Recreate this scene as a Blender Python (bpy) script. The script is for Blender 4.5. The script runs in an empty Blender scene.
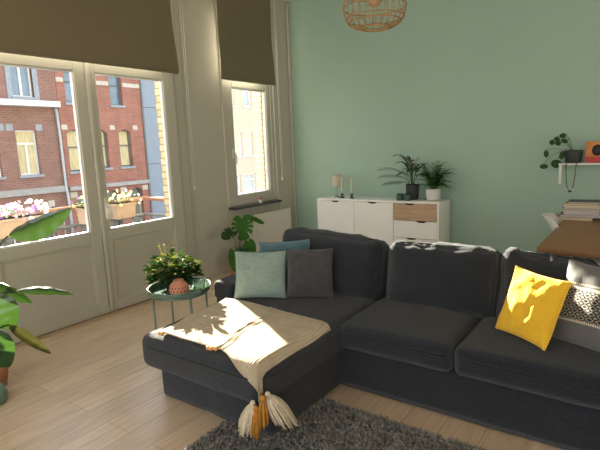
import bpy, bmesh, math, random
from mathutils import Vector, Matrix, noise
random.seed(7)
SC = bpy.context.scene
COL = SC.collection
PI = math.pi
V = Vector

# ------------------------------------------------------------------ helpers
def empty(name, loc, label, cat, group=None):
    o = bpy.data.objects.new(name, None); COL.objects.link(o)
    o.location = loc; o.empty_display_size = 0.05
    o['label'] = label; o['category'] = cat
    if group: o['group'] = group
    return o

def tag(o, label, cat, group=None, kind=None):
    if label: o['label'] = label
    if cat: o['category'] = cat
    if group: o['group'] = group
    if kind: o['kind'] = kind
    return o

def base_of(o):
    v = V((0, 0, 0))
    while o is not None:
        v += o.location; o = o.parent
    return v

def build(name, bm, m, parent=None, origin=None, smooth=True, label=None, world=True):
    """links bm (world coordinates) as one mesh object"""
    off = base_of(parent) if parent else V((0, 0, 0))
    org = V(origin) if origin is not None else off
    if parent is None and origin is None:
        xs = [v.co for v in bm.verts]
        if xs:
            org = V((sum(p.x for p in xs)/len(xs), sum(p.y for p in xs)/len(xs), min(p.z for p in xs)))
    if world: bmesh.ops.translate(bm, verts=bm.verts, vec=-org)
    me = bpy.data.meshes.new(name); bm.to_mesh(me); bm.free()
    if smooth:
        for p in me.polygons: p.use_smooth = True
    if isinstance(m, (list, tuple)):
        for k in m: me.materials.append(k)
    else: me.materials.append(m)
    o = bpy.data.objects.new(name, me); COL.objects.link(o)
    if parent is not None:
        o.parent = parent; o.location = org - off
    else: o.location = org
    if label: o['label'] = label
    return o

def struct(name, bm, m, **k):
    o = build(name, bm, m, smooth=False, **k); o['kind'] = 'structure'; return o

def dup(root, loc, rotz=None, label=None):
    r = root.copy(); COL.objects.link(r); r.location = loc
    if rotz is not None: r.rotation_euler = (0, 0, rotz)
    if label: r['label'] = label
    for ch in list(root.children):
        c = ch.copy(); COL.objects.link(c); c.parent = r
        for g in list(ch.children):
            d = g.copy(); COL.objects.link(d); d.parent = c
    return r

def BM(): return bmesh.new()

def box(bm, x0, x1, y0, y1, z0, z1, bev=0.0, M=None, mi=0, seg=2):
    r = bmesh.ops.create_cube(bm, size=1.0)
    vs = r['verts']
    for v in vs:
        v.co = V(((x0+x1)/2 + v.co.x*(x1-x0), (y0+y1)/2 + v.co.y*(y1-y0), (z0+z1)/2 + v.co.z*(z1-z0)))
    fs = set(f for v in vs for f in v.link_faces)
    for f in fs: f.material_index = mi
    if bev > 0:
        es = list(set(e for v in vs for e in v.link_edges))
        r2 = bmesh.ops.bevel(bm, geom=es, offset=bev, segments=seg, affect='EDGES', profile=.5)
        vs = list(set(v for f in r2['faces'] for v in f.verts) | set(v for v in vs if v.is_valid))
    if M is not None:
        for v in vs: v.co = M @ v.co
    return vs

def tube(bm, pts, rad, n=8, cap=True, mi=0):
    pts = [V(p) for p in pts]
    rads = rad if isinstance(rad, (list, tuple)) else [rad]*len(pts)
    rings = []; prev = None
    for i, p in enumerate(pts):
        if i == 0: t = pts[1]-pts[0]
        elif i == len(pts)-1: t = pts[-1]-pts[-2]
        else: t = pts[i+1]-pts[i-1]
        if t.length < 1e-9: t = V((0, 0, 1))
        t.normalize()
        if prev is None:
            a = V((0, 0, 1)) if abs(t.z) < .9 else V((1, 0, 0))
            u = t.cross(a).normalized()
        else:
            u = (prev - t*prev.dot(t))
            u = u.normalized() if u.length > 1e-6 else t.orthogonal().normalized()
        prev = u; w = t.cross(u)
        rings.append([bm.verts.new(p + (u*math.cos(2*PI*k/n) + w*math.sin(2*PI*k/n))*rads[i]) for k in range(n)])
    for a, b in zip(rings, rings[1:]):
        for k in range(n):
            f = bm.faces.new((a[k], a[(k+1) % n], b[(k+1) % n], b[k])); f.material_index = mi
    if cap:
        for rr in (rings[0][::-1], rings[-1]):
            try: f = bm.faces.new(rr); f.material_index = mi
            except ValueError: pass

def ring_tube(bm, c, R, rad, n=40, m=8, z=0, ry=None):
    c = V(c); ry = ry or R
    loops = []
    for i in range(n):
        a = 2*PI*i/n; d = V((math.cos(a), math.sin(a), 0)); p = c + V((R*d.x, ry*d.y, z))
        loops.append([bm.verts.new(p + d*rad*math.cos(2*PI*k/m) + V((0, 0, rad*math.sin(2*PI*k/m)))) for k in range(m)])
    for i in range(n):
        a, b = loops[i], loops[(i+1) % n]
        for k in range(m): bm.faces.new((a[k], b[k], b[(k+1) % m], a[(k+1) % m]))

def lathe(bm, c, prof, n=32, mi=0, fn=None):
    """prof: list of (r,z); closed at axis when r==0"""
    c = V(c); rings = []
    for (r_, z) in prof:
        if r_ < 1e-6: rings.append([bm.verts.new(c + V((0, 0, z)))])
        else:
            R = []
            for k in range(n):
                a = 2*PI*k/n; rr = r_*(fn(a, z) if fn else 1)
                R.append(bm.verts.new(c + V((rr*math.cos(a), rr*math.sin(a), z))))
            rings.append(R)
    for a, b in zip(rings, rings[1:]):
        for k in range(n):
            q = [a[k % len(a)], a[(k+1) % len(a)], b[(k+1) % len(b)], b[k % len(b)]]
            u = []
            for v in q:
                if v not in u: u.append(v)
            if len(u) >= 3:
                try: f = bm.faces.new(u); f.material_index = mi
                except ValueError: pass

def nz(p, s=1.0, seed=0.0):
    return noise.noise(V((p[0]*s+seed*7.3, p[1]*s-seed*3.1, p[2]*s+seed*1.7)))

def cushion(hx, hy, hz, r, bulge=(0, 0, .03), n=(22, 22, 8), wr=.004, seed=0, crumple=None):
    """rounded, stuffed block centred on the origin (local coordinates)"""
    bm = BM()
    bmesh.ops.create_cube(bm, size=2.0)
    bmesh.ops.subdivide_edges(bm, edges=bm.edges, cuts=22, use_grid_fill=True)
    H = (hx, hy, hz)
    for v in bm.verts:
        u = [math.sin(PI/2*max(-1, min(1, c))) for c in v.co]
        p = V([u[i]*H[i] for i in range(3)])
        q = V([max(-(H[i]-r), min(H[i]-r, p[i])) for i in range(3)])
        d = p-q
        if d.length > 1e-6: p = q + d.normalized()*r
        for i in range(3):
            j, k = (i+1) % 3, (i+2) % 3
            p[i] += bulge[i]*u[i]*(1-u[j]**2)*(1-u[k]**2)
        nd = p.normalized() if d.length < 1e-6 else d.normalized()
        a = nz(p, 5, seed)*wr + nz(p, 13, seed+3)*wr*.45
        if crumple: a += crumple(p, u, seed)
        v.co = p + nd*a
    return bm

def xf(bm, M):
    for v in bm.verts: v.co = M @ v.co
    return bm

def TR(loc, rx=0, ry=0, rz=0):
    return Matrix.Translation(V(loc)) @ Matrix.Rotation(rz, 4, 'Z') @ Matrix.Rotation(ry, 4, 'Y') @ Matrix.Rotation(rx, 4, 'X')

def piping_loop(hx, hy, z, r, rad=.005, n=60, sup=6, bz=0, seed=0, wr=.003):
    """superellipse loop in the xy plane"""
    pts = []
    for i in range(n+1):
        a = 2*PI*(i % n)/n
        c, s = math.cos(a), math.sin(a)
        k = (abs(c)**sup + abs(s)**sup)**(-1/sup)
        x, y = hx*c*k, hy*s*k
        pts.append(V((x, y, z+nz((x, y, 0), 6, seed)*wr)))
    return pts

def holes_wall(bm, axis, t0, t1, a0, a1, z0, z1, holes, mi=0):
    """slab with rectangular holes. axis 'x': slab spans x t0..t1, a = y"""
    aa = sorted(set([a0, a1] + [h[0] for h in holes] + [h[1] for h in holes]))
    zz = sorted(set([z0, z1] + [h[2] for h in holes] + [h[3] for h in holes]))
    aa = [a for a in aa if a0 <= a <= a1]; zz = [z for z in zz if z0 <= z <= z1]
    for i in range(len(aa)-1):
        run = None
        for j in range(len(zz)-1):
            ca, cz = (aa[i]+aa[i+1])/2, (zz[j]+zz[j+1])/2
            hole = any(h[0] < ca < h[1] and h[2] < cz < h[3] for h in holes)
            if not hole:
                if run is None: run = [zz[j], zz[j+1]]
                else: run[1] = zz[j+1]
            if hole or j == len(zz)-2:
                if run:
                    if axis == 'x': box(bm, t0, t1, aa[i], aa[i+1], run[0], run[1], mi=mi)
                    else: box(bm, aa[i], aa[i+1], t0, t1, run[0], run[1], mi=mi)
                run = None

def frame_rect(bm, axis, t0, t1, a0, a1, z0, z1, w, bev=.004, wb=None, wt=None):
    wb = w if wb is None else wb; wt = w if wt is None else wt
    def b(p0, p1, q0, q1):
        if axis == 'x': box(bm, t0, t1, p0, p1, q0, q1, bev)
        else: box(bm, p0, p1, t0, t1, q0, q1, bev)
    b(a0, a0+w, z0, z1); b(a1-w, a1, z0, z1)
    b(a0+w, a1-w, z0, z0+wb); b(a0+w, a1-w, z1-wt, z1)

def leaf(bm, base, tip, width, up=(0, 0, 1), fold=.15, droop=0, n=8, shape='oval', curl=0, notch=0, mi=0, ph=0):
    base, tip = V(base), V(tip)
    ax = tip-base; L = ax.length
    if L < 1e-6: return
    t = ax/L; up = V(up)
    side = t.cross(up)
    if side.length < 1e-3: side = t.orthogonal()
    side.normalize(); nrm = side.cross(t).normalized()
    rows = []
    for i in range(n+1):
        s = i/n
        if shape == 'oval': w = math.sin(PI*min(1, s**.8))**.75
        elif shape == 'heart': w = (math.sin(PI*(s*.86+.14))**.6)*(1.05-.25*s)
        elif shape == 'strap': w = (4*s*(1-s))**.35 if 0 < s < 1 else 0
        elif shape == 'round': w = math.sqrt(max(0, 1-(2*s-1)**2))
        else: w = 4*s*(1-s)
        if i == n: w = 0
        w *= width/2
        c = base + t*L*s + nrm*(droop*L*(4*s*(1-s)) - curl*L*s*s)
        row = []
        for j, f in enumerate((-1, -.5, 0, .5, 1)):
            ww = w*f
            if notch and abs(f) == 1 and 0 < i < n and (i+ph) % 2 == 0: ww *= 1-notch
            row.append(bm.verts.new(c + side*ww + nrm*(abs(f)*fold*w + (.06*w*math.sin(i*1.7+f*2)))))
        rows.append(row)
    for a, b in zip(rows, rows[1:]):
        for k in range(4):
            try:
                f = bm.faces.new((a[k], a[k+1], b[k+1], b[k])); f.material_index = mi
            except ValueError: pass

def bez(p0, p1, p2, n=8):
    p0, p1, p2 = V(p0), V(p1), V(p2)
    return [p0*(1-t)**2 + p1*2*t*(1-t) + p2*t*t for t in [i/n for i in range(n+1)]]

# ------------------------------------------------------------------ materials
def newmat(name):
    m = bpy.data.materials.new(name); m.use_nodes = True
    nt = m.node_tree; b = nt.nodes['Principled BSDF']
    return m, nt, b

def mat(name, col, rough=.6, var=.08, vscale=8, bump=0, bscale=60, metal=0, spec=.5, sheen=0, detail=3, stretch=None, trans=0, transcol=None, emis=None):
    m, nt, b = newmat(name); N = nt.nodes; L = nt.links
    tc = N.new('ShaderNodeTexCoord'); mp = N.new('ShaderNodeMapping'); L.new(tc.outputs['Object'], mp.inputs[0])
    if stretch: mp.inputs['Scale'].default_value = stretch
    nt1 = N.new('ShaderNodeTexNoise'); nt1.inputs['Scale'].default_value = vscale; nt1.inputs['Detail'].default_value = detail
    L.new(mp.outputs[0], nt1.inputs['Vector'])
    cr = N.new('ShaderNodeValToRGB')
    cr.color_ramp.elements[0].color = (*[max(0, c*(1-var)) for c in col], 1)
    cr.color_ramp.elements[1].color = (*[min(1, c*(1+var)) for c in col], 1)
    cr.color_ramp.elements[0].position = .3; cr.color_ramp.elements[1].position = .7
    L.new(nt1.outputs['Fac'], cr.inputs[0]); L.new(cr.outputs[0], b.inputs['Base Color'])
    b.inputs['Roughness'].default_value = rough; b.inputs['Metallic'].default_value = metal
    b.inputs['Specular IOR Level'].default_value = spec
    if sheen:
        b.inputs['Sheen Weight'].default_value = sheen; b.inputs['Sheen Roughness'].default_value = .4
    if bump:
        nb = N.new('ShaderNodeTexNoise'); nb.inputs['Scale'].default_value = bscale; nb.inputs['Detail'].default_value = 4
        L.new(mp.outputs[0], nb.inputs['Vector'])
        bp = N.new('ShaderNodeBump'); bp.inputs['Strength'].default_value = bump; bp.inputs['Distance'].default_value = .01
        L.new(nb.outputs['Fac'], bp.inputs['Height']); L.new(bp.outputs[0], b.inputs['Normal'])
    if trans:
        tr = N.new('ShaderNodeBsdfTranslucent'); tr.inputs['Color'].default_value = (*(transcol or col), 1)
        mx = N.new('ShaderNodeMixShader'); mx.inputs[0].default_value = trans
        L.new(b.outputs[0], mx.inputs[1]); L.new(tr.outputs[0], mx.inputs[2])
        L.new(mx.outputs[0], N['Material Output'].inputs[0])
    return m

def weave(name, col, rough=.9, scale=220, bump=.5, var=.12, sheen=.2, ratio=1.0, slub=0.0):
    """woven cloth: crossing wave threads with slub variation"""
    m, nt, b = newmat(name); N = nt.nodes; L = nt.links
    tc = N.new('ShaderNodeTexCoord')
    w1 = N.new('ShaderNodeTexWave'); w1.bands_direction = 'X'; w1.inputs['Scale'].default_value = scale; w1.inputs['Distortion'].default_value = 1.5
    w2 = N.new('ShaderNodeTexWave'); w2.bands_direction = 'Z'; w2.inputs['Scale'].default_value = scale*ratio; w2.inputs['Distortion'].default_value = 1.5
    w3 = N.new('ShaderNodeTexWave'); w3.bands_direction = 'Y'; w3.inputs['Scale'].default_value = scale*ratio; w3.inputs['Distortion'].default_value = 1.5
    for w in (w1, w2, w3): L.new(tc.outputs['Object'], w.inputs['Vector'])
    a1 = N.new('ShaderNodeMath'); a1.operation = 'ADD'; a2 = N.new('ShaderNodeMath'); a2.operation = 'ADD'
    L.new(w1.outputs['Fac'], a1.inputs[0]); L.new(w2.outputs['Fac'], a1.inputs[1])
    L.new(a1.outputs[0], a2.inputs[0]); L.new(w3.outputs['Fac'], a2.inputs[1])
    nn = N.new('ShaderNodeTexNoise'); nn.inputs['Scale'].default_value = 30; nn.inputs['Detail'].default_value = 6; nn.inputs['Roughness'].default_value = .7
    mp = N.new('ShaderNodeMapping'); mp.inputs['Scale'].default_value = (1, 1, 5)
    L.new(tc.outputs['Object'], mp.inputs[0]); L.new(mp.outputs[0], nn.inputs['Vector'])
    cr = N.new('ShaderNodeValToRGB')
    cr.color_ramp.elements[0].color = (*[c*(1-var) for c in col], 1); cr.color_ramp.elements[1].color = (*[min(1, c*(1+var)) for c in col], 1)
    cr.color_ramp.elements[0].position = .35; cr.color_ramp.elements[1].position = .65
    L.new(nn.outputs['Fac'], cr.inputs[0]); L.new(cr.outputs[0], b.inputs['Base Color'])
    ad = N.new('ShaderNodeMath'); ad.operation = 'MULTIPLY_ADD'; ad.inputs[1].default_value = 2.0
    L.new(nn.outputs['Fac'], ad.inputs[0]); L.new(a2.outputs[0], ad.inputs[2])
    bp = N.new('ShaderNodeBump'); bp.inputs['Strength'].default_value = bump; bp.inputs['Distance'].default_value = .002
    L.new(ad.outputs[0], bp.inputs['Height']); L.new(bp.outputs[0], b.inputs['Normal'])
    b.inputs['Roughness'].default_value = rough; b.inputs['Specular IOR Level'].default_value = .2
    b.inputs['Sheen Weight'].default_value = sheen; b.inputs['Sheen Roughness'].default_value = .5
    return m

def brick(name, c1, c2, mortar, bw=.22, bh=.07, ms=.012, var=.5, swap='yz', rough=.85, bump=.4):
    m, nt, b = newmat(name); N = nt.nodes; L = nt.links
    tc = N.new('ShaderNodeTexCoord'); sx = N.new('ShaderNodeSeparateXYZ'); cx = N.new('ShaderNodeCombineXYZ')
    L.new(tc.outputs['Object'], sx.inputs[0])
    L.new(sx.outputs['Y' if swap == 'yz' else 'X'], cx.inputs[0]); L.new(sx.outputs['Z'], cx.inputs[1])
    br = N.new('ShaderNodeTexBrick'); br.inputs['Color1'].default_value = (*c1, 1); br.inputs['Color2'].default_value = (*c2, 1)
    br.inputs['Mortar'].default_value = (*mortar, 1); br.inputs['Scale'].default_value = 1
    br.inputs['Brick Width'].default_value = bw; br.inputs['Row Height'].default_value = bh; br.inputs['Mortar Size'].default_value = ms
    L.new(cx.outputs[0], br.inputs['Vector'])
    nn = N.new('ShaderNodeTexNoise'); nn.inputs['Scale'].default_value = 3; nn.inputs['Detail'].default_value = 8
    L.new(tc.outputs['Object'], nn.inputs['Vector'])
    mx = N.new('ShaderNodeMix'); mx.data_type = 'RGBA'; mx.blend_type = 'MULTIPLY'; mx.inputs[0].default_value = var
    cr = N.new('ShaderNodeValToRGB'); cr.color_ramp.elements[0].color = (.55, .55, .55, 1); cr.color_ramp.elements[1].color = (1, 1, 1, 1)
    cr.color_ramp.elements[0].position = .3; cr.color_ramp.elements[1].position = .7
    L.new(nn.outputs['Fac'], cr.inputs[0]); L.new(br.outputs['Color'], mx.inputs[6]); L.new(cr.outputs[0], mx.inputs[7])
    L.new(mx.outputs[2], b.inputs['Base Color']); b.inputs['Roughness'].default_value = rough
    bp = N.new('ShaderNodeBump'); bp.inputs['Strength'].default_value = bump; bp.inputs['Distance'].default_value = .01; bp.invert = True
    L.new(br.outputs['Fac'], bp.inputs['Height']); L.new(bp.outputs[0], b.inputs['Normal'])
    return m

def glass_mat(name, tint=(1, 1, 1), haze=0.0, refl=1.0):
    m, nt, b = newmat(name); N = nt.nodes; L = nt.links; N.remove(b)
    tr = N.new('ShaderNodeBsdfTransparent'); tr.inputs[0].default_value = (*tint, 1)
    gl = N.new('ShaderNodeBsdfGlossy'); gl.inputs['Roughness'].default_value = .02
    fr = N.new('ShaderNodeLayerWeight'); fr.inputs[0].default_value = .5
    pw = N.new('ShaderNodeMath'); pw.operation = 'POWER'; pw.inputs[1].default_value = 5.0
    L.new(fr.outputs['Facing'], pw.inputs[0])
    mx = N.new('ShaderNodeMixShader'); L.new(tr.outputs[0], mx.inputs[1]); L.new(gl.outputs[0], mx.inputs[2])
    mm = N.new('ShaderNodeMath'); mm.operation = 'MULTIPLY_ADD'; mm.inputs[1].default_value = .95*refl; mm.inputs[2].default_value = .045*refl
    L.new(pw.outputs[0], mm.inputs[0]); L.new(mm.outputs[0], mx.inputs[0])
    out = mx
    if haze:
        tl = N.new('ShaderNodeBsdfTranslucent'); tl.inputs[0].default_value = (.95, .95, .95, 1)
        m2 = N.new('ShaderNodeMixShader'); m2.inputs[0].default_value = haze
        L.new(mx.outputs[0], m2.inputs[1]); L.new(tl.outputs[0], m2.inputs[2]); out = m2
    L.new(out.outputs[0], N['Material Output'].inputs[0])
    return m

def floor_mat():
    m, nt, b = newmat('oak_floor'); N = nt.nodes; L = nt.links
    tc = N.new('ShaderNodeTexCoord'); sx = N.new('ShaderNodeSeparateXYZ'); cx = N.new('ShaderNodeCombineXYZ')
    L.new(tc.outputs['Object'], sx.inputs[0])
    ax = N.new('ShaderNodeMath'); ax.operation = 'ADD'; ax.inputs[1].default_value = 10.0+2.6
    L.new(sx.outputs['X'], ax.inputs[0])
    ay = N.new('ShaderNodeMath'); ay.operation = 'ADD'; ay.inputs[1].default_value = 10.0-1.38
    L.new(sx.outputs['Y'], ay.inputs[0])
    L.new(ay.outputs[0], cx.inputs[0]); L.new(ax.outputs[0], cx.inputs[1])
    br = N.new('ShaderNodeTexBrick'); br.inputs['Scale'].default_value = 1
    br.inputs['Brick Width'].default_value = 2.0; br.inputs['Row Height'].default_value = .2
    br.inputs['Mortar Size'].default_value = .0016; br.inputs['Mortar Smooth'].default_value = .1; br.offset = .37
    br.inputs['Color1'].default_value = (.68, .52, .36, 1); br.inputs['Color2'].default_value = (.78, .615, .435, 1)
    br.inputs['Mortar'].default_value = (.40, .29, .19, 1)
    L.new(cx.outputs[0], br.inputs['Vector'])
    mp = N.new('ShaderNodeMapping'); mp.inputs['Scale'].default_value = (22, 1.6, 1)
    L.new(tc.outputs['Object'], mp.inputs[0])
    nn = N.new('ShaderNodeTexNoise'); nn.inputs['Scale'].default_value = 2.2; nn.inputs['Detail'].default_value = 7; nn.inputs['Distortion'].default_value = .6
    L.new(mp.outputs[0], nn.inputs['Vector'])
    cr = N.new('ShaderNodeValToRGB'); cr.color_ramp.elements[0].color = (.74, .70, .66, 1); cr.color_ramp.elements[1].color = (1.08, 1.05, 1.02, 1)
    cr.color_ramp.elements[0].position = .3; cr.color_ramp.elements[1].position = .72
    L.new(nn.outputs['Fac'], cr.inputs[0])
    mx = N.new('ShaderNodeMix'); mx.data_type = 'RGBA'; mx.blend_type = 'MULTIPLY'; mx.inputs[0].default_value = .8
    L.new(br.outputs['Color'], mx.inputs[6]); L.new(cr.outputs[0], mx.inputs[7]); L.new(mx.outputs[2], b.inputs['Base Color'])
    b.inputs['Roughness'].default_value = .28; b.inputs['Specular IOR Level'].default_value = .5
    bp = N.new('ShaderNodeBump'); bp.inputs['Strength'].default_value = .12; bp.inputs['Distance'].default_value = .003
    L.new(nn.outputs['Fac'], bp.inputs['Height']); L.new(bp.outputs[0], b.inputs['Normal'])
    return m

def wood_mat(name, c1, c2, rough=.45, scale=(1.5, 14, 14)):
    m, nt, b = newmat(name); N = nt.nodes; L = nt.links
    tc = N.new('ShaderNodeTexCoord'); mp = N.new('ShaderNodeMapping'); mp.inputs['Scale'].default_value = scale
    L.new(tc.outputs['Object'], mp.inputs[0])
    nn = N.new('ShaderNodeTexNoise'); nn.inputs['Scale'].default_value = 2.5; nn.inputs['Detail'].default_value = 8; nn.inputs['Distortion'].default_value = 1.2
    L.new(mp.outputs[0], nn.inputs['Vector'])
    cr = N.new('ShaderNodeValToRGB'); cr.color_ramp.elements[0].color = (*c1, 1); cr.color_ramp.elements[1].color = (*c2, 1)
    cr.color_ramp.elements[0].position = .32; cr.color_ramp.elements[1].position = .68
    L.new(nn.outputs['Fac'], cr.inputs[0]); L.new(cr.outputs[0], b.inputs['Base Color']); b.inputs['Roughness'].default_value = rough
    return m

def leaf_mat(name, c, var=.3, rough=.6, trans=.35, tc=None):
    return mat(name, c, rough=rough, spec=.1, var=var, vscale=14, bump=.15, bscale=40, trans=trans, transcol=tc or (c[0]*2.2, c[1]*2.2, c[2]*.8))

M = {}
M['floor'] = floor_mat()
M['wall'] = mat('wall_paint_warm_white', (.50, .475, .40), rough=.75, var=.02, vscale=2, bump=.05, bscale=150)
M['green'] = mat('wall_paint_sage', (.34, .485, .41), rough=.7, var=.02, vscale=1.5, bump=.04, bscale=120)
M['ceil'] = mat('ceiling_paint', (.75, .73, .68), rough=.8, var=.02)
M['frame'] = mat('frame_paint_cream', (.51, .485, .41), rough=.35, var=.02, vscale=3)
M['casing'] = mat('casing_paint_cream', (.51, .485, .41), rough=.45, var=.02, vscale=3)
M['glass'] = glass_mat('window_glass', (.98, .99, .98))
M['glass_hazy'] = glass_mat('window_glass_hazy', (.97, .98, .97), haze=.018)
M['blind'] = mat('blind_fabric', (.20, .165, .10), rough=.9, var=.03, vscale=3, bump=.1, bscale=300, trans=.05, transcol=(.36, .29, .17))
M['blindbounce'] = mat('blind_bounce_layer', (.45, .44, .40), rough=.9, var=.03)  # unseen pale rear layer, added to bounce light onto the frames
M['white_metal'] = mat('white_enamel', (.72, .70, .64), rough=.4, var=.02)
M['white_lacq'] = mat('white_lacquer', (.90, .90, .89), rough=.35, var=.01)
M['oak'] = wood_mat('pale_oak', (.42, .28, .17), (.56, .40, .26), .5)
M['table_oak'] = wood_mat('oiled_table_oak', (.24, .115, .042), (.36, .18, .072), .42)
M['black'] = mat('shade_and_wick_black', (.006, .006, .006), rough=.8)  # painted shade in gaps and lantern holes, and real black for wicks
M['slate'] = mat('slate_sill', (.035, .036, .042), rough=.3, var=.2)
M['sofa'] = weave('charcoal_linen', (.0155, .020, .0285), scale=160, bump=.55, var=.4, sheen=.22)
M['pipe'] = weave('charcoal_piping', (.014, .015, .018), scale=160, bump=.4, var=.2, sheen=.2)
M['teal'] = weave('teal_linen', (.27, .37, .33), scale=180, bump=.5, var=.12, sheen=.3)
M['blue'] = weave('petrol_linen', (.085, .18, .215), scale=180, bump=.5, var=.12, sheen=.3)
M['teal_trim'] = weave('dark_teal_trim', (.07, .11, .10), scale=180, bump=.5, var=.12, sheen=.1)
M['greyp'] = weave('graphite_linen', (.062, .062, .068), scale=180, bump=.5, var=.2, sheen=.25)
M['rugbase'] = mat('rug_backing', (.045, .043, .04), rough=1, var=.2)
M['rug'] = mat('rug_yarn', (.25, .235, .21), rough=1, var=.55, vscale=60, spec=.1)
M['dgreen_metal'] = mat('dark_green_steel', (.10, .17, .14), rough=.16, var=.05, spec=1.0)
M['terra'] = mat('terracotta_clay', (.50, .215, .135), rough=.75, var=.12, bump=.2)
M['terra_pot'] = mat('terracotta_planter_clay', (.55, .25, .13), rough=.8, var=.12, bump=.2)
M['soil'] = mat('potting_soil', (.03, .02, .013), rough=1, var=.4, bump=.8, bscale=80)
M['leafdark'] = leaf_mat('leaf_dark_green', (.032, .075, .028), trans=.14)
M['leafbig'] = leaf_mat('leaf_glossy_green', (.016, .048, .012), rough=.24, trans=.10, tc=(.07, .17, .015))
M['leafbig'].node_tree.nodes['Principled BSDF'].inputs['Specular IOR Level'].default_value = .8
M['leafbrown'] = leaf_mat('leaf_browned', (.05, .06, .02), var=.7, rough=.5, trans=.12, tc=(.10, .09, .02))
M['leafvar'] = leaf_mat('leaf_yellow_green', (.17, .18, .07), trans=.2)
M['fern'] = leaf_mat('fern_green', (.075, .19, .045), trans=.3)
M['leafmon'] = leaf_mat('leaf_sunlit_green', (.05, .15, .03), rough=.35, trans=.25)  # brighter leaf green, sunlight on the monstera put into the colour
M['leafbush'] = leaf_mat('leaf_deep_green', (.028, .070, .022), trans=.15)
M['leafbush'].node_tree.nodes['Principled BSDF'].inputs['Specular IOR Level'].default_value = 0.0
M['leafvar'].node_tree.nodes['Principled BSDF'].inputs['Specular IOR Level'].default_value = 0.0
M['stem'] = mat('plant_stem', (.06, .10, .03), rough=.5)
M['stembrown'] = mat('woody_stem', (.12, .07, .04), rough=.7)
M['greenglass'] = glass_mat('green_candle_glass', (.72, .90, .76), haze=.25)
M['wax'] = mat('cream_wax', (.82, .74, .52), rough=.4, var=.02, trans=.2)
M['dgreen'] = mat('dark_green_glaze', (.025, .065, .05), rough=.3, var=.1)
M['potblack'] = mat('charcoal_pot', (.03, .034, .036), rough=.5, var=.1)
M['potwhite'] = mat('white_pot', (.70, .70, .68), rough=.35, var=.05)
M['shade'] = mat('cream_lampshade', (.72, .66, .54), rough=.8, var=.03, trans=.3)
M['brass'] = mat('brushed_steel', (.45, .42, .36), rough=.3, metal=1)
M['rattan'] = mat('rattan_cane', (.42, .26, .115), rough=.5, var=.25, vscale=30)
M['wood_bead'] = mat('wooden_bead', (.62, .32, .10), rough=.5, var=.2)
M['cream_yarn'] = mat('cream_yarn', (.70, .60, .44), rough=.95, var=.15, vscale=60, bump=.5, bscale=200)
M['mustard'] = mat('mustard_yarn', (.50, .22, .03), rough=.95, var=.2, vscale=60, bump=.5, bscale=200)
M['asphalt'] = mat('street_asphalt', (.16, .16, .16), rough=.9, var=.1, bump=.3)
M['stone'] = mat('grey_stone', (.36, .35, .35), rough=.8, var=.12, bump=.2)
M['palestone'] = mat('pale_stone', (.55, .52, .47), rough=.8, var=.1)
M['bluestone'] = mat('blue_grey_stone', (.30, .34, .40), rough=.7, var=.1)
M['brickA'] = brick('brown_red_brick', (.29, .115, .09), (.35, .155, .12), (.28, .23, .20))
M['brickB'] = brick('bright_red_brick', (.40, .105, .07), (.47, .155, .10), (.30, .23, .20))
M['creambrick'] = brick('cream_glazed_brick', (.58, .48, .30), (.66, .56, .38), (.32, .26, .17), bw=.2, bh=.075, ms=.008, var=.15, swap='xz')
M['creamfront'] = brick('cream_glazed_brick_front', (.66, .55, .36), (.74, .64, .44), (.45, .38, .26), bw=.21, bh=.072, ms=.006, var=.2)
M['cladding'] = mat('blue_grey_cladding', (.24, .29, .37), rough=.5, var=.04, vscale=2)
M['beigewall'] = mat('beige_render', (.42, .31, .23), rough=.9, var=.06, vscale=3)
M['pane'] = mat('reflecting_pane', (.16, .25, .36), rough=.06, var=.2, vscale=1.5, spec=1)
M['pane_dark'] = mat('dim_pane', (.10, .10, .09), rough=.1, var=.3, vscale=1.5, spec=.7)
M['curtain'] = mat('cream_curtain', (.62, .55, .33), rough=.8, var=.25, vscale=6, stretch=(1, 6, .4))
M['pvc'] = mat('white_window_frame', (.78, .79, .80), rough=.4, var=.02)
M['darkframe'] = mat('grey_window_frame', (.14, .15, .17), rough=.4, var=.05)
M['zinc'] = mat('zinc_pipe', (.40, .43, .47), rough=.4, metal=.3, var=.08)
M['railwood'] = wood_mat('weathered_rail_wood', (.28, .12, .06), (.42, .20, .11), .6, (14, 1.5, 14))
M['iron'] = mat('grey_wrought_iron', (.24, .26, .27), rough=.5, metal=.3, var=.1)
M['planter'] = mat('beige_plastic_planter', (.52, .38, .29), rough=.6, var=.05)
M['petal_w'] = mat('white_petals', (.80, .74, .76), rough=.7, var=.05, trans=.3)
M['petal_v'] = mat('violet_petals', (.30, .16, .50), rough=.7, var=.1, trans=.3)
M['petal_p'] = mat('pink_petals', (.70, .42, .55), rough=.7, var=.1, trans=.3)
M['petal_y'] = mat('pale_yellow_petals', (.72, .68, .40), rough=.7, var=.1, trans=.3)
M['paper1'] = mat('book_paper', (.60, .53, .40), rough=.9, var=.15, vscale=4, stretch=(1, 1, 60))
M['paper2'] = mat('book_paper_grey', (.50, .47, .48), rough=.9, var=.15, vscale=4, stretch=(1, 1, 60))
M['bookA'] = mat('book_cover_tan', (.48, .30, .15), rough=.5)
M['bookB'] = mat('book_cover_navy', (.04, .06, .09), rough=.4)
M['bookC'] = mat('book_cover_white', (.60, .57, .50), rough=.5)
M['bookD'] = mat('book_cover_brown', (.22, .13, .09), rough=.5)
M['red'] = mat('red_paint', (.48, .03, .025), rough=.5)
M['orange'] = mat('orange_print', (.58, .22, .07), rough=.6, var=.2, vscale=12)
M['printblack'] = mat('black_print', (.03, .02, .018), rough=.6)
M['cork'] = mat('brown_macrame', (.13, .08, .05), rough=.9)
M['sage_can'] = mat('sage_enamel', (.16, .26, .20), rough=.35)

def bulb_mat():
    return mat('clear_bulb', (.55, .35, .2), rough=.1)

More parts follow.
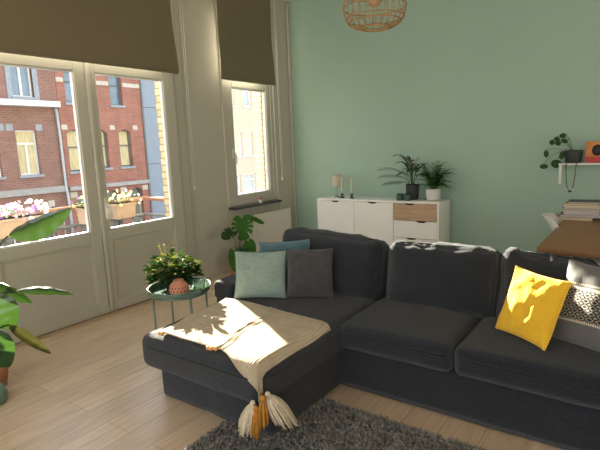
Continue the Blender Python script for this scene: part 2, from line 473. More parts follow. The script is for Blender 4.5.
def throw_mat():
    m, nt, b = newmat('cream_knit'); N = nt.nodes; L = nt.links
    uv = N.new('ShaderNodeUVMap'); uv.uv_map = 'UVMap'
    w1 = N.new('ShaderNodeTexWave'); w1.bands_direction = 'X'; w1.inputs['Scale'].default_value = 16; w1.inputs['Distortion'].default_value = .6; w1.inputs['Detail'].default_value = 3; w1.inputs['Detail Scale'].default_value = 3
    w2 = N.new('ShaderNodeTexWave'); w2.bands_direction = 'Y'; w2.inputs['Scale'].default_value = 26; w2.inputs['Distortion'].default_value = .6
    for w in (w1, w2): L.new(uv.outputs[0], w.inputs['Vector'])
    ml = N.new('ShaderNodeMath'); ml.operation = 'ADD'; L.new(w1.outputs['Fac'], ml.inputs[0]); L.new(w2.outputs['Fac'], ml.inputs[1])
    nn = N.new('ShaderNodeTexNoise'); nn.inputs['Scale'].default_value = 9; nn.inputs['Detail'].default_value = 6; L.new(uv.outputs[0], nn.inputs['Vector'])
    cr = N.new('ShaderNodeValToRGB'); cr.color_ramp.elements[0].color = (.70, .57, .40, 1); cr.color_ramp.elements[1].color = (.84, .73, .54, 1)
    cr.color_ramp.elements[0].position = .3; cr.color_ramp.elements[1].position = .7
    L.new(nn.outputs['Fac'], cr.inputs[0])
    c2 = N.new('ShaderNodeValToRGB'); c2.color_ramp.elements[0].color = (.76, .72, .66, 1); c2.color_ramp.elements[1].color = (1, 1, 1, 1)
    c2.color_ramp.elements[1].position = .5
    hv = N.new('ShaderNodeMath'); hv.operation = 'MULTIPLY'; hv.inputs[1].default_value = .5; L.new(ml.outputs[0], hv.inputs[0]); L.new(hv.outputs[0], c2.inputs[0])
    mx = N.new('ShaderNodeMix'); mx.data_type = 'RGBA'; mx.blend_type = 'MULTIPLY'; mx.inputs[0].default_value = 1
    L.new(cr.outputs[0], mx.inputs[6]); L.new(c2.outputs[0], mx.inputs[7]); L.new(mx.outputs[2], b.inputs['Base Color'])
    bp = N.new('ShaderNodeBump'); bp.inputs['Strength'].default_value = .9; bp.inputs['Distance'].default_value = .006
    L.new(ml.outputs[0], bp.inputs['Height']); L.new(bp.outputs[0], b.inputs['Normal'])
    b.inputs['Roughness'].default_value = .95; b.inputs['Specular IOR Level'].default_value = .15
    return m

def yellow_mat():
    m, nt, b = newmat('mustard_quilt'); N = nt.nodes; L = nt.links
    uv = N.new('ShaderNodeUVMap'); uv.uv_map = 'UVMap'
    mp = N.new('ShaderNodeMapping'); mp.inputs['Scale'].default_value = (34, 34, 34); mp.inputs['Rotation'].default_value = (0, 0, PI/4)
    L.new(uv.outputs[0], mp.inputs[0])
    vo = N.new('ShaderNodeTexVoronoi'); vo.inputs['Scale'].default_value = 1; vo.inputs['Randomness'].default_value = 0; L.new(mp.outputs[0], vo.inputs['Vector'])
    cr = N.new('ShaderNodeValToRGB'); cr.color_ramp.elements[0].color = (.86, .52, .035, 1); cr.color_ramp.elements[1].color = (.60, .32, .02, 1)
    cr.color_ramp.elements[0].position = .2; cr.color_ramp.elements[1].position = .8
    L.new(vo.outputs['Distance'], cr.inputs[0]); L.new(cr.outputs[0], b.inputs['Base Color'])
    bp = N.new('ShaderNodeBump'); bp.inputs['Strength'].default_value = .5; bp.inputs['Distance'].default_value = .004; bp.invert = True
    L.new(vo.outputs['Distance'], bp.inputs['Height']); L.new(bp.outputs[0], b.inputs['Normal'])
    b.inputs['Roughness'].default_value = .9; b.inputs['Sheen Weight'].default_value = .2; b.inputs['Specular IOR Level'].default_value = .2
    return m

def kilim_mat():
    """grey chenille pillow with a black and cream diamond band framed by cream braids"""
    m, nt, b = newmat('grey_diamond_pattern'); N = nt.nodes; L = nt.links
    uv = N.new('ShaderNodeUVMap'); uv.uv_map = 'UVMap'; sx = N.new('ShaderNodeSeparateXYZ'); L.new(uv.outputs[0], sx.inputs[0])
    def math_(op, a, bb=None, c=None):
        n = N.new('ShaderNodeMath'); n.operation = op
        for i, q in enumerate((a, bb, c)):
            if q is None: continue
            if isinstance(q, (int, float)): n.inputs[i].default_value = q
            else: L.new(q, n.inputs[i])
        return n.outputs[0]
    U = sx.outputs['X']; W = sx.outputs['Y']
    # diamond distance
    fu = math_('ABSOLUTE', math_('SUBTRACT', math_('FRACT', math_('MULTIPLY', U, 11)), .5))
    fv = math_('ABSOLUTE', math_('SUBTRACT', math_('FRACT', math_('MULTIPLY', W, 14)), .5))
    d = math_('ADD', fu, fv)
    rings = math_('FRACT', math_('MULTIPLY', d, 2.2))
    pat = math_('GREATER_THAN', rings, .70)
    def mixc(f, a, bb):
        n = N.new('ShaderNodeMix'); n.data_type = 'RGBA'
        L.new(f, n.inputs[0])
        for i, q in ((6, a), (7, bb)):
            if isinstance(q, tuple): n.inputs[i].default_value = (*q, 1)
            else: L.new(q, n.inputs[i])
        return n.outputs[2]
    diam = mixc(pat, (.02, .018, .018), (.40, .36, .30))
    nn = N.new('ShaderNodeTexNoise'); nn.inputs['Scale'].default_value = 90; nn.inputs['Detail'].default_value = 4; L.new(uv.outputs[0], nn.inputs['Vector'])
    grey = mixc(nn.outputs['Fac'], (.07, .067, .067), (.17, .165, .16))
    def band(lo, hi): return math_('MULTIPLY', math_('GREATER_THAN', W, lo), math_('LESS_THAN', W, hi))
    c = mixc(band(.27, .69), grey, diam)
    braid = math_('GREATER_THAN', math_('FRACT', math_('MULTIPLY', U, 46)), .35)
    bc = mixc(braid, (.04, .035, .03), (.66, .58, .46))
    for lo, hi in ((.255, .285), (.665, .695), (.72, .74)):
        c = mixc(band(lo, hi), c, bc)
    L.new(c, b.inputs['Base Color']); b.inputs['Roughness'].default_value = .95; b.inputs['Sheen Weight'].default_value = .3
    bp = N.new('ShaderNodeBump'); bp.inputs['Strength'].default_value = .5; bp.inputs['Distance'].default_value = .003
    L.new(nn.outputs['Fac'], bp.inputs['Height']); L.new(bp.outputs[0], b.inputs['Normal'])
    return m
M['throw'] = throw_mat(); M['yellow'] = yellow_mat(); M['kilim'] = kilim_mat()

# ------------------------------------------------------------------ camera
CR = V((0.8131304362, 0.5806767028, -0.0404160923)); CU = V((-0.0616582198, 0.1549677824, 0.9859935346)); CF = V((-0.5788066669, 0.7992493686, -0.1618125123))
cam = bpy.data.cameras.new('camera'); co = bpy.data.objects.new('camera', cam); COL.objects.link(co)
mw = Matrix((( CR.x, CU.x, -CF.x, 0), (CR.y, CU.y, -CF.y, 0), (CR.z, CU.z, -CF.z, 1.5), (0, 0, 0, 1)))
co.matrix_world = mw
cam.sensor_width = 36; cam.lens = 482/600*36; cam.clip_start = .05; cam.clip_end = 200
SC.camera = co

# ------------------------------------------------------------------ room shell
WX = -4.12      # inner face of the window wall
GY = 5.60       # face of the green wall
CZ = 3.50
XR = 2.6; YB = -2.2
DOOR = (1.50, 3.48, 0.0, 3.10); WIN = (4.30, 5.14, .80, 3.12)

bm = BM(); box(bm, WX-.38, XR, YB, GY+.2, -.25, 0); struct('floor', bm, M['floor'], origin=(0, 0, 0))
bm = BM(); box(bm, WX-.38, XR, YB, GY+.2, CZ, CZ+.2); struct('ceiling', bm, M['ceil'])
bm = BM(); holes_wall(bm, 'x', WX-.13, WX, YB, GY, 0, CZ, [DOOR, WIN]); struct('wall_left', bm, M['wall'])
DO = (1.42, 3.50, -.02, 3.14); WO = (4.24, 5.10, .74, 3.16)
bm = BM(); holes_wall(bm, 'x', WX-.29, WX-.131, YB, GY+.6, -4, 4.3, [DO, WO])
struct('wall_outer', bm, M['creambrick'], origin=(0, 0, 0))
bm = BM(); box(bm, WX-.13, XR, GY, GY+.2, 0, CZ); struct('wall_back', bm, M['green'])
bm = BM(); box(bm, WX, XR, GY-.018, GY, 0, .10, .004); struct('baseboard_back', bm, M['casing'])
bm = BM()
box(bm, WX, WX+.016, 3.63, 4.2, 0, .09, .004); box(bm, WX, WX+.016, 4.2, GY, 0, .09, .004); box(bm, WX, WX+.016, YB, 1.36, 0, .09, .004)
struct('baseboard_left', bm, M['casing'])
# the ceiling cornice
bm = BM(); box(bm, WX, WX+.10, YB, GY, CZ-.08, CZ, .02); box(bm, WX, XR, GY-.07, GY, CZ-.05, CZ, .02); struct('trim_1', bm, M['ceil'])
# panel mouldings beside the window, up to the corner
bm = BM()
box(bm, WX, WX+.022, 5.22, 5.30, .66, 3.4, .006); box(bm, WX, WX+.010, 5.30, 5.52, 0, 3.4, .003); box(bm, WX, WX+.03, 5.555, 5.60, 0, 3.42, .01)
struct('trim_2', bm, M['casing'])

# balcony doors ------------------------------------------------------
FX0, FX1 = WX-.02, WX+.07           # door frame depth, front face stands at x=-4.05
bm = BM()
frame_rect(bm, 'x', WX-.06, WX+.045, 1.42, 3.56, -.0, 3.14, .085, .008, wb=.03)
box(bm, WX-.01, WX+.035, 3.56, 3.61, 0, 3.16, .01)          # architrave
box(bm, WX-.01, WX+.05, 3.475, 3.50, 0, 3.12, .006)
box(bm, WX-.01, WX+.035, 1.36, 1.42, 0, 3.16, .01)
box(bm, WX-.05, WX+.05, 1.50, 3.48, 2.33, 2.40, .006)       # transom bar
struct('trim_3', bm, M['casing'])
def door_leaf(nm, y0, y1, gy0, gy1):
    bm = BM()
    x0, x1 = WX+.005, WX+.07
    gz0, gz1 = .80, 2.215
    box(bm, x0, x1, y0, gy0, .02, 2.32, .006); box(bm, x0, x1, gy1, y1, .02, 2.32, .006)
    box(bm, x0, x1, gy0, gy1, gz1, 2.32, .006)
    box(bm, x0, x1, gy0, gy1, .70, gz0, .006)
    box(bm, x0, x1, gy0, gy1, .02, .12, .006)
    box(bm, x0+.012, x1-.018, gy0, gy1, .12, .70)
    # panel moulding
    frame_rect(bm, 'x', x1-.020, x1-.006, gy0, gy1, .12, .70, .014, .004)
    o = struct(nm, bm, M['frame'])
    g = BM(); frame_rect(g, 'x', x0+.02, x1-.012, gy0, gy1, gz0, gz1, .012, .003)
    build('glazing_bead', g, M['pvc'], o)
    g = BM(); box(g, x0+.028, x0+.034, gy0+.01, gy1-.01, gz0+.01, gz1-.01)
    build('pane', g, M['glass'], o, smooth=False)
    return o
d1 = door_leaf('door_1', 1.515, 2.475, 1.60, 2.375)
d2 = door_leaf('door_2', 2.485, 3.462, 2.575, 3.325)
# meeting stile bead and handle
bm = BM(); box(bm, WX+.068, WX+.080, 2.488, 2.525, .03, 2.31, .004); build('meeting_bead', bm, M['frame'], d2)
bm = BM()
tube(bm, [(WX+.08, 2.545, 1.03), (WX+.12, 2.545, 1.03), (WX+.125, 2.56, 1.03), (WX+.125, 2.56, .92)], .008)
box(bm, WX+.068, WX+.08, 2.53, 2.56, .90, 1.10, .004)
build('door_handle', bm, M['white_metal'], d2)
# wooden threshold strip
bm = BM(); box(bm, WX+.0, WX+.11, 1.45, 3.52, 0, .014, .004); struct('trim_4', bm, M['oak'])
# transom glazing hidden behind the blind
bm = BM(); box(bm, WX-.01, WX-.004, 1.5, 3.48, 2.40, 3.06); struct('window_3', bm, M['glass'])

# small window --------------------------------------------------------
bm = BM()
frame_rect(bm, 'x', WX-.10, WX+.012, 4.25, 5.19, .80, 3.14, .075, .006, wb=.05)
box(bm, WX-.08, WX+.008, 4.30, 5.14, 2.30, 2.36, .006)
box(bm, WX-.02, WX+.03, 5.17, 5.215, .78, 3.15, .008); box(bm, WX-.02, WX+.02, 4.215, 4.25, .8, 3.15, .006)
struct('trim_5', bm, M['casing'])
bm = BM(); frame_rect(bm, 'x', WX-.07, WX+.005, 4.325, 5.115, .845, 2.30, .075, .008)
w1 = struct('window_1', bm, M['frame'])
bm = BM(); frame_rect(bm, 'x', WX-.055, WX-.01, 4.40, 5.04, .92, 2.225, .014, .003); build('glazing_bead', bm, M['pvc'], w1)
bm = BM(); box(bm, WX-.04, WX-.034, 4.405, 5.035, .925, 2.22); build('pane', bm, M['glass_hazy'], w1, smooth=False)
bm = BM(); tube(bm, [(WX, 4.355, 1.44), (WX+.045, 4.355, 1.44), (WX+.05, 4.365, 1.42), (WX+.045, 4.37, 1.31)], .008); box(bm, WX-.0, WX+.014, 4.34, 4.372, 1.38, 1.50, .004)
build('window_handle', bm, M['white_metal'], w1)
bm = BM(); box(bm, WX-.01, WX-.004, 4.32, 5.12, 2.36, 3.08); struct('window_4', bm, M['glass'])
bm = BM(); box(bm, WX-.06, WX+.12, 4.22, 5.14, .765, .79, .005); struct('trim_6', bm, M['slate'])

# unseen right and rear walls, openings added to let sky light in
bm = BM(); holes_wall(bm, 'x', XR, XR+.2, YB, GY+.2, 0, CZ, [(2.4, 4.0, 0, 2.2)]); struct('wall_right', bm, M['wall'])
bm = BM(); holes_wall(bm, 'y', YB-.2, YB, WX, XR+.2, 0, CZ, [(-4.0, 2.5, .1, 3.35)]); struct('wall_front', bm, M['wall'])

# roller blinds -------------------------------------------------------
def blind(nm, x, y0, y1, z0, z1, label, curve=.0):
    root = empty(nm, (x, (y0+y1)/2, z0), label, 'blind', 'roller blinds')
    bm = BM(); n, m_ = 8, 20; rows = []
    for layer in (0, 1):
        rr = []
        for j in range(m_+1):
            z = z0+.02+(z1-z0-.06)*j/m_
            a = 1-(j/m_)
            rr.append([bm.verts.new(V((x-.003*layer + .004*math.sin(j*.5), y0+(y1-y0)*i/n + (curve*(a**2.2) if i == n else 0) + (-curve*.4*(math.sin(PI*a)) if i == n else 0), z))) for i in range(n+1)])
        rows.append(rr)
    for L_, flip, mi_ in ((rows[0], False, 0), (rows[1], True, 1)):
        for j in range(m_):
            for i in range(n):
                q = [L_[j][i], L_[j][i+1], L_[j+1][i+1], L_[j+1][i]]
                bm.faces.new(q[::-1] if flip else q).material_index = mi_
    build('blind_fabric', bm, [M['blind'], M['blindbounce']], root)
    bm = BM(); box(bm, x-.012, x+.010, y0, y1+curve*.6, z0, z0+.022, .004); build('bottom_bar', bm, M['blind'], root)
    bm = BM(); tube(bm, [(x-.0, y0, z1-.03), (x-.0, y1, z1-.03)], .028, n=16); build('roller', bm, M['white_metal'], root)
    return root
blind('roller_blind', -3.955, 1.30, 3.43, 2.275, 3.44, 'wide olive brown roller blind hanging over the balcony doors', .035)
blind('roller_blind', -4.00, 4.12, 5.08, 2.285, 3.44, 'narrower olive roller blind above the small window with slate sill', .03)
def cord(nm, x, y, z0, z1, label):
    root = empty(nm, (x, y, z0), label, 'blind cord', 'blind cords')
    bm = BM()
    tube(bm, [(x, y-.012, z0+.05), (x, y-.014, z1)], .0022, n=5); tube(bm, [(x, y+.012, z0+.05), (x, y+.014, z1)], .0022, n=5)
    build('cord', bm, M['potwhite'], root)
    bm = BM(); lathe(bm, (x, y, z0), [(0, 0), (.009, .004), (.011, .03), (.006, .05), (0, .052)], 10); build('cord_weight', bm, M['wax'], root)
cord('blind_cord', -3.97, 3.57, 1.07, 3.4, 'thin pull cord with cream weight beside the balcony door blind')
cord('blind_cord', -4.0, 5.16, 1.05, 3.4, 'thin pull cord with cream weight beside the small window near the green wall')

# radiator ------------------------------------------------------------
root = empty('radiator', (WX+.06, 4.86, .12), 'white ribbed panel radiator below the small window and slate sill', 'radiator')
bm = BM(); y0, y1 = 4.42, 5.34
ys = [y0+(y1-y0)*i/120 for i in range(121)]
prev = None
for i, y in enumerate(ys):
    rib = .010 if (i % 5) in (2, 3) else 0
    xx = WX+.085 + rib
    a = [bm.verts.new(V((xx if 0 < i < 120 else WX+.06, y, z))) for z in (.14, .155, .635, .65)]
    if prev:
        for k in range(3): bm.faces.new((prev[k], a[k], a[k+1], prev[k+1]))
    prev = a
box(bm, WX+.03, WX+.084, y0, y1, .14, .65, .006)
build('panel', bm, M['white_metal'], root)
bm = BM(); box(bm, WX+.022, WX+.10, y0-.006, y1+.006, .645, .662, .004); box(bm, WX+.022, WX+.098, y0-.006, y0+.004, .14, .65, .003); box(bm, WX+.022, WX+.098, y1-.004, y1+.006, .14, .65, .003)
build('top_grille', bm, M['white_metal'], root)
bm = BM(); tube(bm, [(WX+.05, y1-.05, .14), (WX+.05, y1-.05, 0)], .009); tube(bm, [(WX+.05, y1-.12, .14), (WX+.05, y1-.12, 0)], .009); build('pipe', bm, M['white_metal'], root)

# sill ornament
root = empty('tealight_pot', (-4.03, 4.72, .79), 'tiny white pot with a red top on the slate window sill', 'ornament')
bm = BM(); lathe(bm, (-4.03, 4.72, .791), [(0, 0), (.022, 0), (.028, .03), (.03, .05), (.024, .05), (0, .045)], 16); build('pot', bm, M['potwhite'], root)
bm = BM(); lathe(bm, (-4.03, 4.72, .838), [(0, 0), (.024, .002), (.026, .016), (.014, .032), (0, .036)], 12); build('cap', bm, M['red'], root)

# ------------------------------------------------------------------ sofa
sofa = empty('corner_sofa', (-1.3, 2.6, 0), 'charcoal linen corner sofa with chaise longue, loose back cushions and floor length skirt', 'sofa')
CH0, CH1 = -2.385, -1.49      # chaise skirt x range
SF, SB = 2.42, 3.42          # sofa skirt front, sofa back y
XE = .02                     # end of seats
def skirt(bm, pts, z0, z1, flare=.0, seed=0, closed=True):
    """vertical cloth wall through the outline pts (xy), slight ripples"""
    P = []
    n = len(pts)
    for i in range(n):
        a, b = V((*pts[i], 0)), V((*pts[(i+1) % n], 0))
        k = max(2, int((b-a).length/.04))
        for j in range(k): P.append(a.lerp(b, j/k))
    c = sum(P, V((0, 0, 0)))/len(P)
    m_ = 8; rings = []
    for j in range(m_+1):
        z = z0+(z1-z0)*j/m_; rg = []
        for p in P:
            d = (p-c).normalized()
            a = nz((p.x, p.y, z*.5), 7, seed)*.008*(1-j/m_*.6) + flare*(1-j/m_)
            rg.append(bm.verts.new(V((p.x+d.x*a, p.y+d.y*a, z))))
        rings.append(rg)
    N_ = len(P)
    for a, b in zip(rings, rings[1:]):
        for i in range(N_): bm.faces.new((a[i], a[(i+1) % N_], b[(i+1) % N_], b[i]))
    bm.faces.new(rings[-1]); bm.faces.new(rings[0][::-1])
def rc(x0, x1, y0, y1, r=.035, k=4):
    out = []
    for cx, cy, a0 in ((x1-r, y0+r, -PI/2), (x1-r, y1-r, 0), (x0+r, y1-r, PI/2), (x0+r, y0+r, PI)):
        for i in range(k+1): out.append((cx+r*math.cos(a0+PI/2*i/k), cy+r*math.sin(a0+PI/2*i/k)))
    return out
bm = BM(); skirt(bm, rc(CH0, CH1, 1.745, 3.40), .012, .27, seed=2); build('chaise_base', bm, M['sofa'], sofa)
bm = BM(); skirt(bm, rc(CH1-.02, XE+.28, SF, 3.40), .012, .29, seed=5); build('sofa_base', bm, M['sofa'], sofa)
# piping on skirts corner of chaise
bm = BM(); skirt(bm, rc(-2.62, .30, 3.10, SB), .012, .64, seed=8); build('back_frame', bm, M['sofa'], sofa)

def put_cushion(name, c, h, r, bulge, rot=(0, 0, 0), wr=.004, seed=0, crumple=None, pipe=None, parent=sofa, m='sofa'):
    T = TR(c, *rot)
    bm = xf(cushion(*h, r, bulge, wr=wr, seed=seed, crumple=crumple), T)
    o = build(name, bm, M[m], parent, origin=c)
    if pipe:
        bm = BM()
        for (kind, off) in pipe:
            if kind == 'z':      # horizontal loop around the block
                pts = [T @ p for p in piping_loop(h[0]+.006, h[1]+.007, off, r, sup=12, n=120, seed=seed)]
            else:                # loop in the xz plane on the front face
                pp = piping_loop(h[0]+.001, h[2]+.001, 0, r, sup=10, seed=seed)
                pts = [T @ V((p.x, off, p.y)) for p in pp]
            tube(bm, pts, .006, n=6, cap=False)
        build('piping', bm, M['pipe'], o)
    return o
# chaise cushion: front at y=1.62, top at z=.44
chs = put_cushion('chaise_cushion', (-1.925, 2.37, .335), (.475, .745, .105), .06, (.008, .012, .018), wr=.006, seed=1, pipe=[('z', .045)])
# seat cushions
put_cushion('seat_cushion', (-1.12, 2.83, .355), (.345, .47, .082), .045, (.002, .004, .03), wr=.005, seed=11, pipe=[('z', .022)])
put_cushion('seat_cushion', (-.385, 2.83, .355), (.382, .47, .082), .045, (.002, .004, .03), wr=.005, seed=12, pipe=[('z', .022)])
def crum(amp, fx=9):
    def f(p, u, seed):
        t = max(0, u[2])**6
        w = nz((p.x*fx, p.y*3, seed), 1.0, seed)*1.0 + nz((p.x*fx*2.3, p.y*5, seed), 1.0, seed+2)*.5
        droop = nz((p.x*2.5, 0, 0), 1.0, seed+5)
        return amp*t*w*1.6 + .02*t*droop
    return f
put_cushion('back_cushion', (-1.885, 2.99, .622), (.435, .105, .222), .06, (.01, .045, .016), rot=(-.16, 0.03, -.04), wr=.008, seed=21, crumple=crum(.008, 8), pipe=[('y', -.062)])
put_cushion('back_cushion', (-1.04, 2.99, .614), (.352, .11, .216), .06, (.01, .05, .010), rot=(-.16, 0, 0), wr=.008, seed=22, crumple=crum(.012, 20), pipe=[('y', -.066)])
put_cushion('back_cushion', (-.43, 3.0, .603), (.245, .11, .222), .055, (.01, .05, .0), rot=(-.16, .05, .03), wr=.014, seed=23, crumple=crum(.018, 22), pipe=[('y', -.066)])
put_cushion('back_cushion', (.03, 3.0, .59), (.205, .11, .205), .055, (.01, .05, .0), rot=(-.16, .03, .02), wr=.010, seed=24, crumple=crum(.012, 18), pipe=[('y', -.066)])
# armrests
def armrest(x0, x1, y0, y1, z1, seed):
    bm = BM(); skirt(bm, rc(x0+.01, x1-.01, y0+.01, y1), .012, z1-.08, seed=seed)
    cb = xf(cushion((x1-x0)/2, (y1-y0)/2, .07, .035, (.004, .006, .014), wr=.005, seed=seed), TR(((x0+x1)/2, (y0+y1)/2, z1-.07)))
    me = bpy.data.meshes.new('tmp'); cb.to_mesh(me); cb.free(); bm.from_mesh(me); bpy.data.meshes.remove(me)
    return build('armrest', bm, M['sofa'], sofa)
armrest(-2.612, -2.39, 2.445, 3.42, .525, 31)
armrest(.035, .29, 2.40, 3.42, .60, 32)

# throw pillows --------------------------------------------------------
def pillow(nm, BL, BR, h, tilt, thick, m, label, group=None, seed=0, pinch=.06, sag=.02, shear=0, trim=None):
    BL, BR = V(BL), V(BR); ex = (BR-BL); W_ = ex.length; ex.normalize()
    back = V((0, 0, 1)).cross(V((ex.x, ex.y, 0)).normalized()); 
    ez = (V((0, 0, 1))*math.cos(tilt) + back*math.sin(tilt)); ez = (ez - ex*ez.dot(ex)).normalized()
    ny = ex.cross(ez).normalized()      # faces the viewer (-back)
    n = 28; bm = BM(); uvl = bm.loops.layers.uv.new('UVMap')
    def pt(i, j, sd):
        u, v = -1+2*i/n, -1+2*j/n
        uu = math.sin(PI/2*u); vv = math.sin(PI/2*v)
        x = uu*(1-pinch*(1-vv*vv)); y = vv*(1-pinch*(1-uu*uu))
        t = thick/2*(max(0, (1-uu**2))*max(0, (1-vv**2)))**.42
        P = BL + ex*(W_*(x+1)/2 + shear*(y+1)/2) + ez*(h*(y+1)/2)
        wn = nz((uu*2+sd, vv*2, 0), 1.6, seed)*.02*(1-max(abs(uu), abs(vv))**4) + nz((uu*5, vv*3, sd), 1.5, seed)*.006
        cor = (abs(uu)*abs(vv))**3
        return P + ny*(sd*(t + wn*(1 if sd > 0 else .3)) + nz((uu*2, vv*2, 9), 1, seed)*.03*cor), (uu+1)/2, (vv+1)/2
    grids = {}
    for sd in (1, -1):
        g = []
        for j in range(n+1):
            row = []
            for i in range(n+1):
                edge = i in (0, n) or j in (0, n)
                if sd == -1 and edge: row.append(grids[1][j][i]); continue
                p, a, b_ = pt(i, j, sd); row.append((bm.verts.new(p), a, b_))
            g.append(row)
        grids[sd] = g
        for j in range(n):
            for i in range(n):
                q = [g[j][i], g[j][i+1], g[j+1][i+1], g[j+1][i]]
                if sd == -1: q = q[::-1]
                f = bm.faces.new([k[0] for k in q])
                for lp, k in zip(f.loops, q): lp[uvl].uv = (k[1], k[2])
    edge = [grids[1][0][i][0].co.copy() for i in range(n)] + [grids[1][j][n][0].co.copy() for j in range(n)] + [grids[1][n][n-i][0].co.copy() for i in range(n)] + [grids[1][n-j][0][0].co.copy() for j in range(n)]
    mid = (BL+BR)/2
    root = empty(nm, mid, label, 'cushion', group)
    build('cover', bm, m, root)
    bm = BM(); tube(bm, edge+[edge[0]], .0045 if trim else .003, n=6, cap=False); build('piping', bm, trim or m, root)
    return root
pillow('throw_pillow', (-2.30, 2.355, .46), (-1.98, 2.54, .46), .335, .32, .13, M['teal'], 'pale teal square linen pillow with dark trim leaning on the left armrest', seed=1, trim=M['teal_trim'])
pillow('throw_pillow', (-2.32, 2.66, .44), (-1.94, 2.80, .47), .36, .25, .12, M['blue'], 'petrol blue pillow showing only its top edge behind the pale teal one', seed=4)
pillow('throw_pillow', (-1.985, 2.545, .46), (-1.705, 2.715, .455), .345, .32, .12, M['greyp'], 'plain graphite grey pillow to the right of the pale teal pillow', seed=3)
pillow('throw_pillow', (-.625, 2.645, .475), (-.345, 2.49, .462), .355, .40, .12, M['yellow'], 'mustard yellow quilted pillow leaning on the right back cushion', seed=6)
pillow('throw_pillow', (-.375, 2.70, .45), (.09, 2.53, .44), .43, .42, .14, M['kilim'], 'grey pillow with black and cream diamond band and cream braids', seed=9)

# throw blanket -----------------------------------------------------------
def chaise_top(x, y):
    u = (x+1.925)/.475; v = (y-2.37)/.745
    u = max(-1, min(1, u)); v = max(-1, min(1, v))
    return .44 + .018*(1-u*u)*(1-v*v)
def throw():
    root = empty('throw_blanket', (-1.9, 1.95, .44), 'cream knitted throw blanket with tassels spread across the end of the chaise', 'blanket')
    A, B, C_, D = V((-2.27, 1.65)), V((-2.355, 2.33)), V((-1.33, 2.27)), V((-1.345, 1.50))
    xe, ye = -1.475, 1.635
    n = 90; bm = BM(); uvl = bm.loops.layers.uv.new('UVMap')
    def P(s, t, lift=0):
        bot = A.lerp(D, s); top = B.lerp(C_, s)
        q_ = max(0, min(1, (s-.5)/.5)); bot.y = 1.685-.195*q_*q_*(3-2*q_)
        p = bot.lerp(top, t)
        # scalloped edges
        p.x += .012*math.sin(t*9+1)*(1-abs(2*s-1)*.2) + .01*nz((s*3, t*3, 0), 1, 3)
        p.y += .010*math.sin(s*8+.5)*t
        ex = max(0, p.x-xe); ey = max(0, ye-p.y); exl = max(0, -2.385-p.x)
        X, Y = min(p.x, xe), max(p.y, ye)
        d = math.hypot(ex, ey)
        z = chaise_top(X, Y) + .010
        # rounding over the rim: the first 6 cm bend
        R = .055
        def bend(e):
            if e <= 0: return 0, 0
            a = e/R
            if a < PI/2: return R*math.sin(a), R*(1-math.cos(a))
            return R, R + (e-R*PI/2)
        # start the bend before the edge
        ex2, ey2 = max(0, p.x-(xe-R+.01)), max(0, (ye+R-.01)-p.y)
        hx, dx = bend(ex2); hy, dy = bend(ey2)
        X = (xe-R+.01)+hx if ex2 > 0 else p.x
        Y = (ye+R-.01)-hy if ey2 > 0 else p.y
        dz = math.hypot(dx, dy)
        if dx > R and dy > R:
            X += .1*(dx-R); Y -= .1*(dy-R)
        z = chaise_top(max(-2.4, X), Y)+.016 - dz
        z += .006*max(0, nz((s*5, t*5, 1), 1, 8)) + .005*nz((s*14, t*4, 1), 1, 2)*(.3+dz*8)
        # double seam ridge across the middle
        sr = .50-.06*t
        z += .009*math.exp(-((s-sr)/.010)**2) + .007*math.exp(-((s-sr-.035)/.008)**2)
        X += .0
        return V((X, Y, z+lift)), p
    g1 = [[None]*(n+1) for _ in range(n+1)]; g2 = [[None]*(n+1) for _ in range(n+1)]
    for j in range(n+1):
        for i in range(n+1):
            q, _ = P(i/n, j/n); g1[j][i] = bm.verts.new(q + V((.004 if q.x > -1.5 else 0, -.004 if q.y < 1.66 else 0, .004)))
            g2[j][i] = bm.verts.new(q - V((0, 0, .003)))
    def F(vs, uvs):
        f = bm.faces.new(vs)
        for lp, k in zip(f.loops, uvs): lp[uvl].uv = k
    for j in range(n):
        for i in range(n):
            uvs = [(i/n, j/n), ((i+1)/n, j/n), ((i+1)/n, (j+1)/n), (i/n, (j+1)/n)]
            F([g1[j][i], g1[j][i+1], g1[j+1][i+1], g1[j+1][i]], uvs)
            F([g2[j][i], g2[j+1][i], g2[j+1][i+1], g2[j][i+1]], [uvs[0], uvs[3], uvs[2], uvs[1]])
    for i in range(n):
        for (a, b) in (((0, i), (0, i+1)), ((n, i+1), (n, i)), ((i+1, 0), (i, 0)), ((i, n), (i+1, n))):
            F([g1[a[0]][a[1]], g2[a[0]][a[1]], g2[b[0]][b[1]], g1[b[0]][b[1]]], [(a[1]/n, a[0]/n)]*2+[(b[1]/n, b[0]/n)]*2)
    bmesh.ops.recalc_face_normals(bm, faces=bm.faces)
    build('knit_cloth', bm, M['throw'], root)
    # corner tassels
    c0, _ = P(1, 0)
    def bunch(nm, m, knot, direction, L_, spread, k, seed):
        rnd = random.Random(seed); bm = BM(); knot = V(knot)
        for q in range(k):
            a = rnd.uniform(0, 2*PI); rr = spread*math.sqrt(rnd.random())
            LL = L_*rnd.uniform(.82, 1.06)
            end = knot + V(direction).normalized()*LL + V((rr*math.cos(a), rr*math.sin(a), 0))
            mid = knot.lerp(end, .35) + V((rr*math.cos(a)*.75, rr*math.sin(a)*.75, .012))
            tube(bm, bez(knot, mid, end, 5), rnd.uniform(.0024, .0036), n=5)
        lathe(bm, knot-V((0, 0, .012)), [(0, 0), (.012, .002), (.015, .012), (.010, .024), (0, .027)], 10)
        build(nm, bm, m, root)
    kx, ky, kz = c0.x, c0.y, c0.z
    bunch('cream_tassel', M['cream_yarn'], (kx-.028, ky-.016, kz+.045), (-.22, -.10, -1), .15, .055, 120, 1)
    bunch('mustard_tassel', M['mustard'], (kx+.010, ky-.035, kz+.035), (.0, -.12, -1), .135, .022, 40, 2)
    bunch('mustard_tassel', M['mustard'], (kx+.030, ky-.008, kz+.085), (.08, -.10, -1), .135, .024, 40, 3)
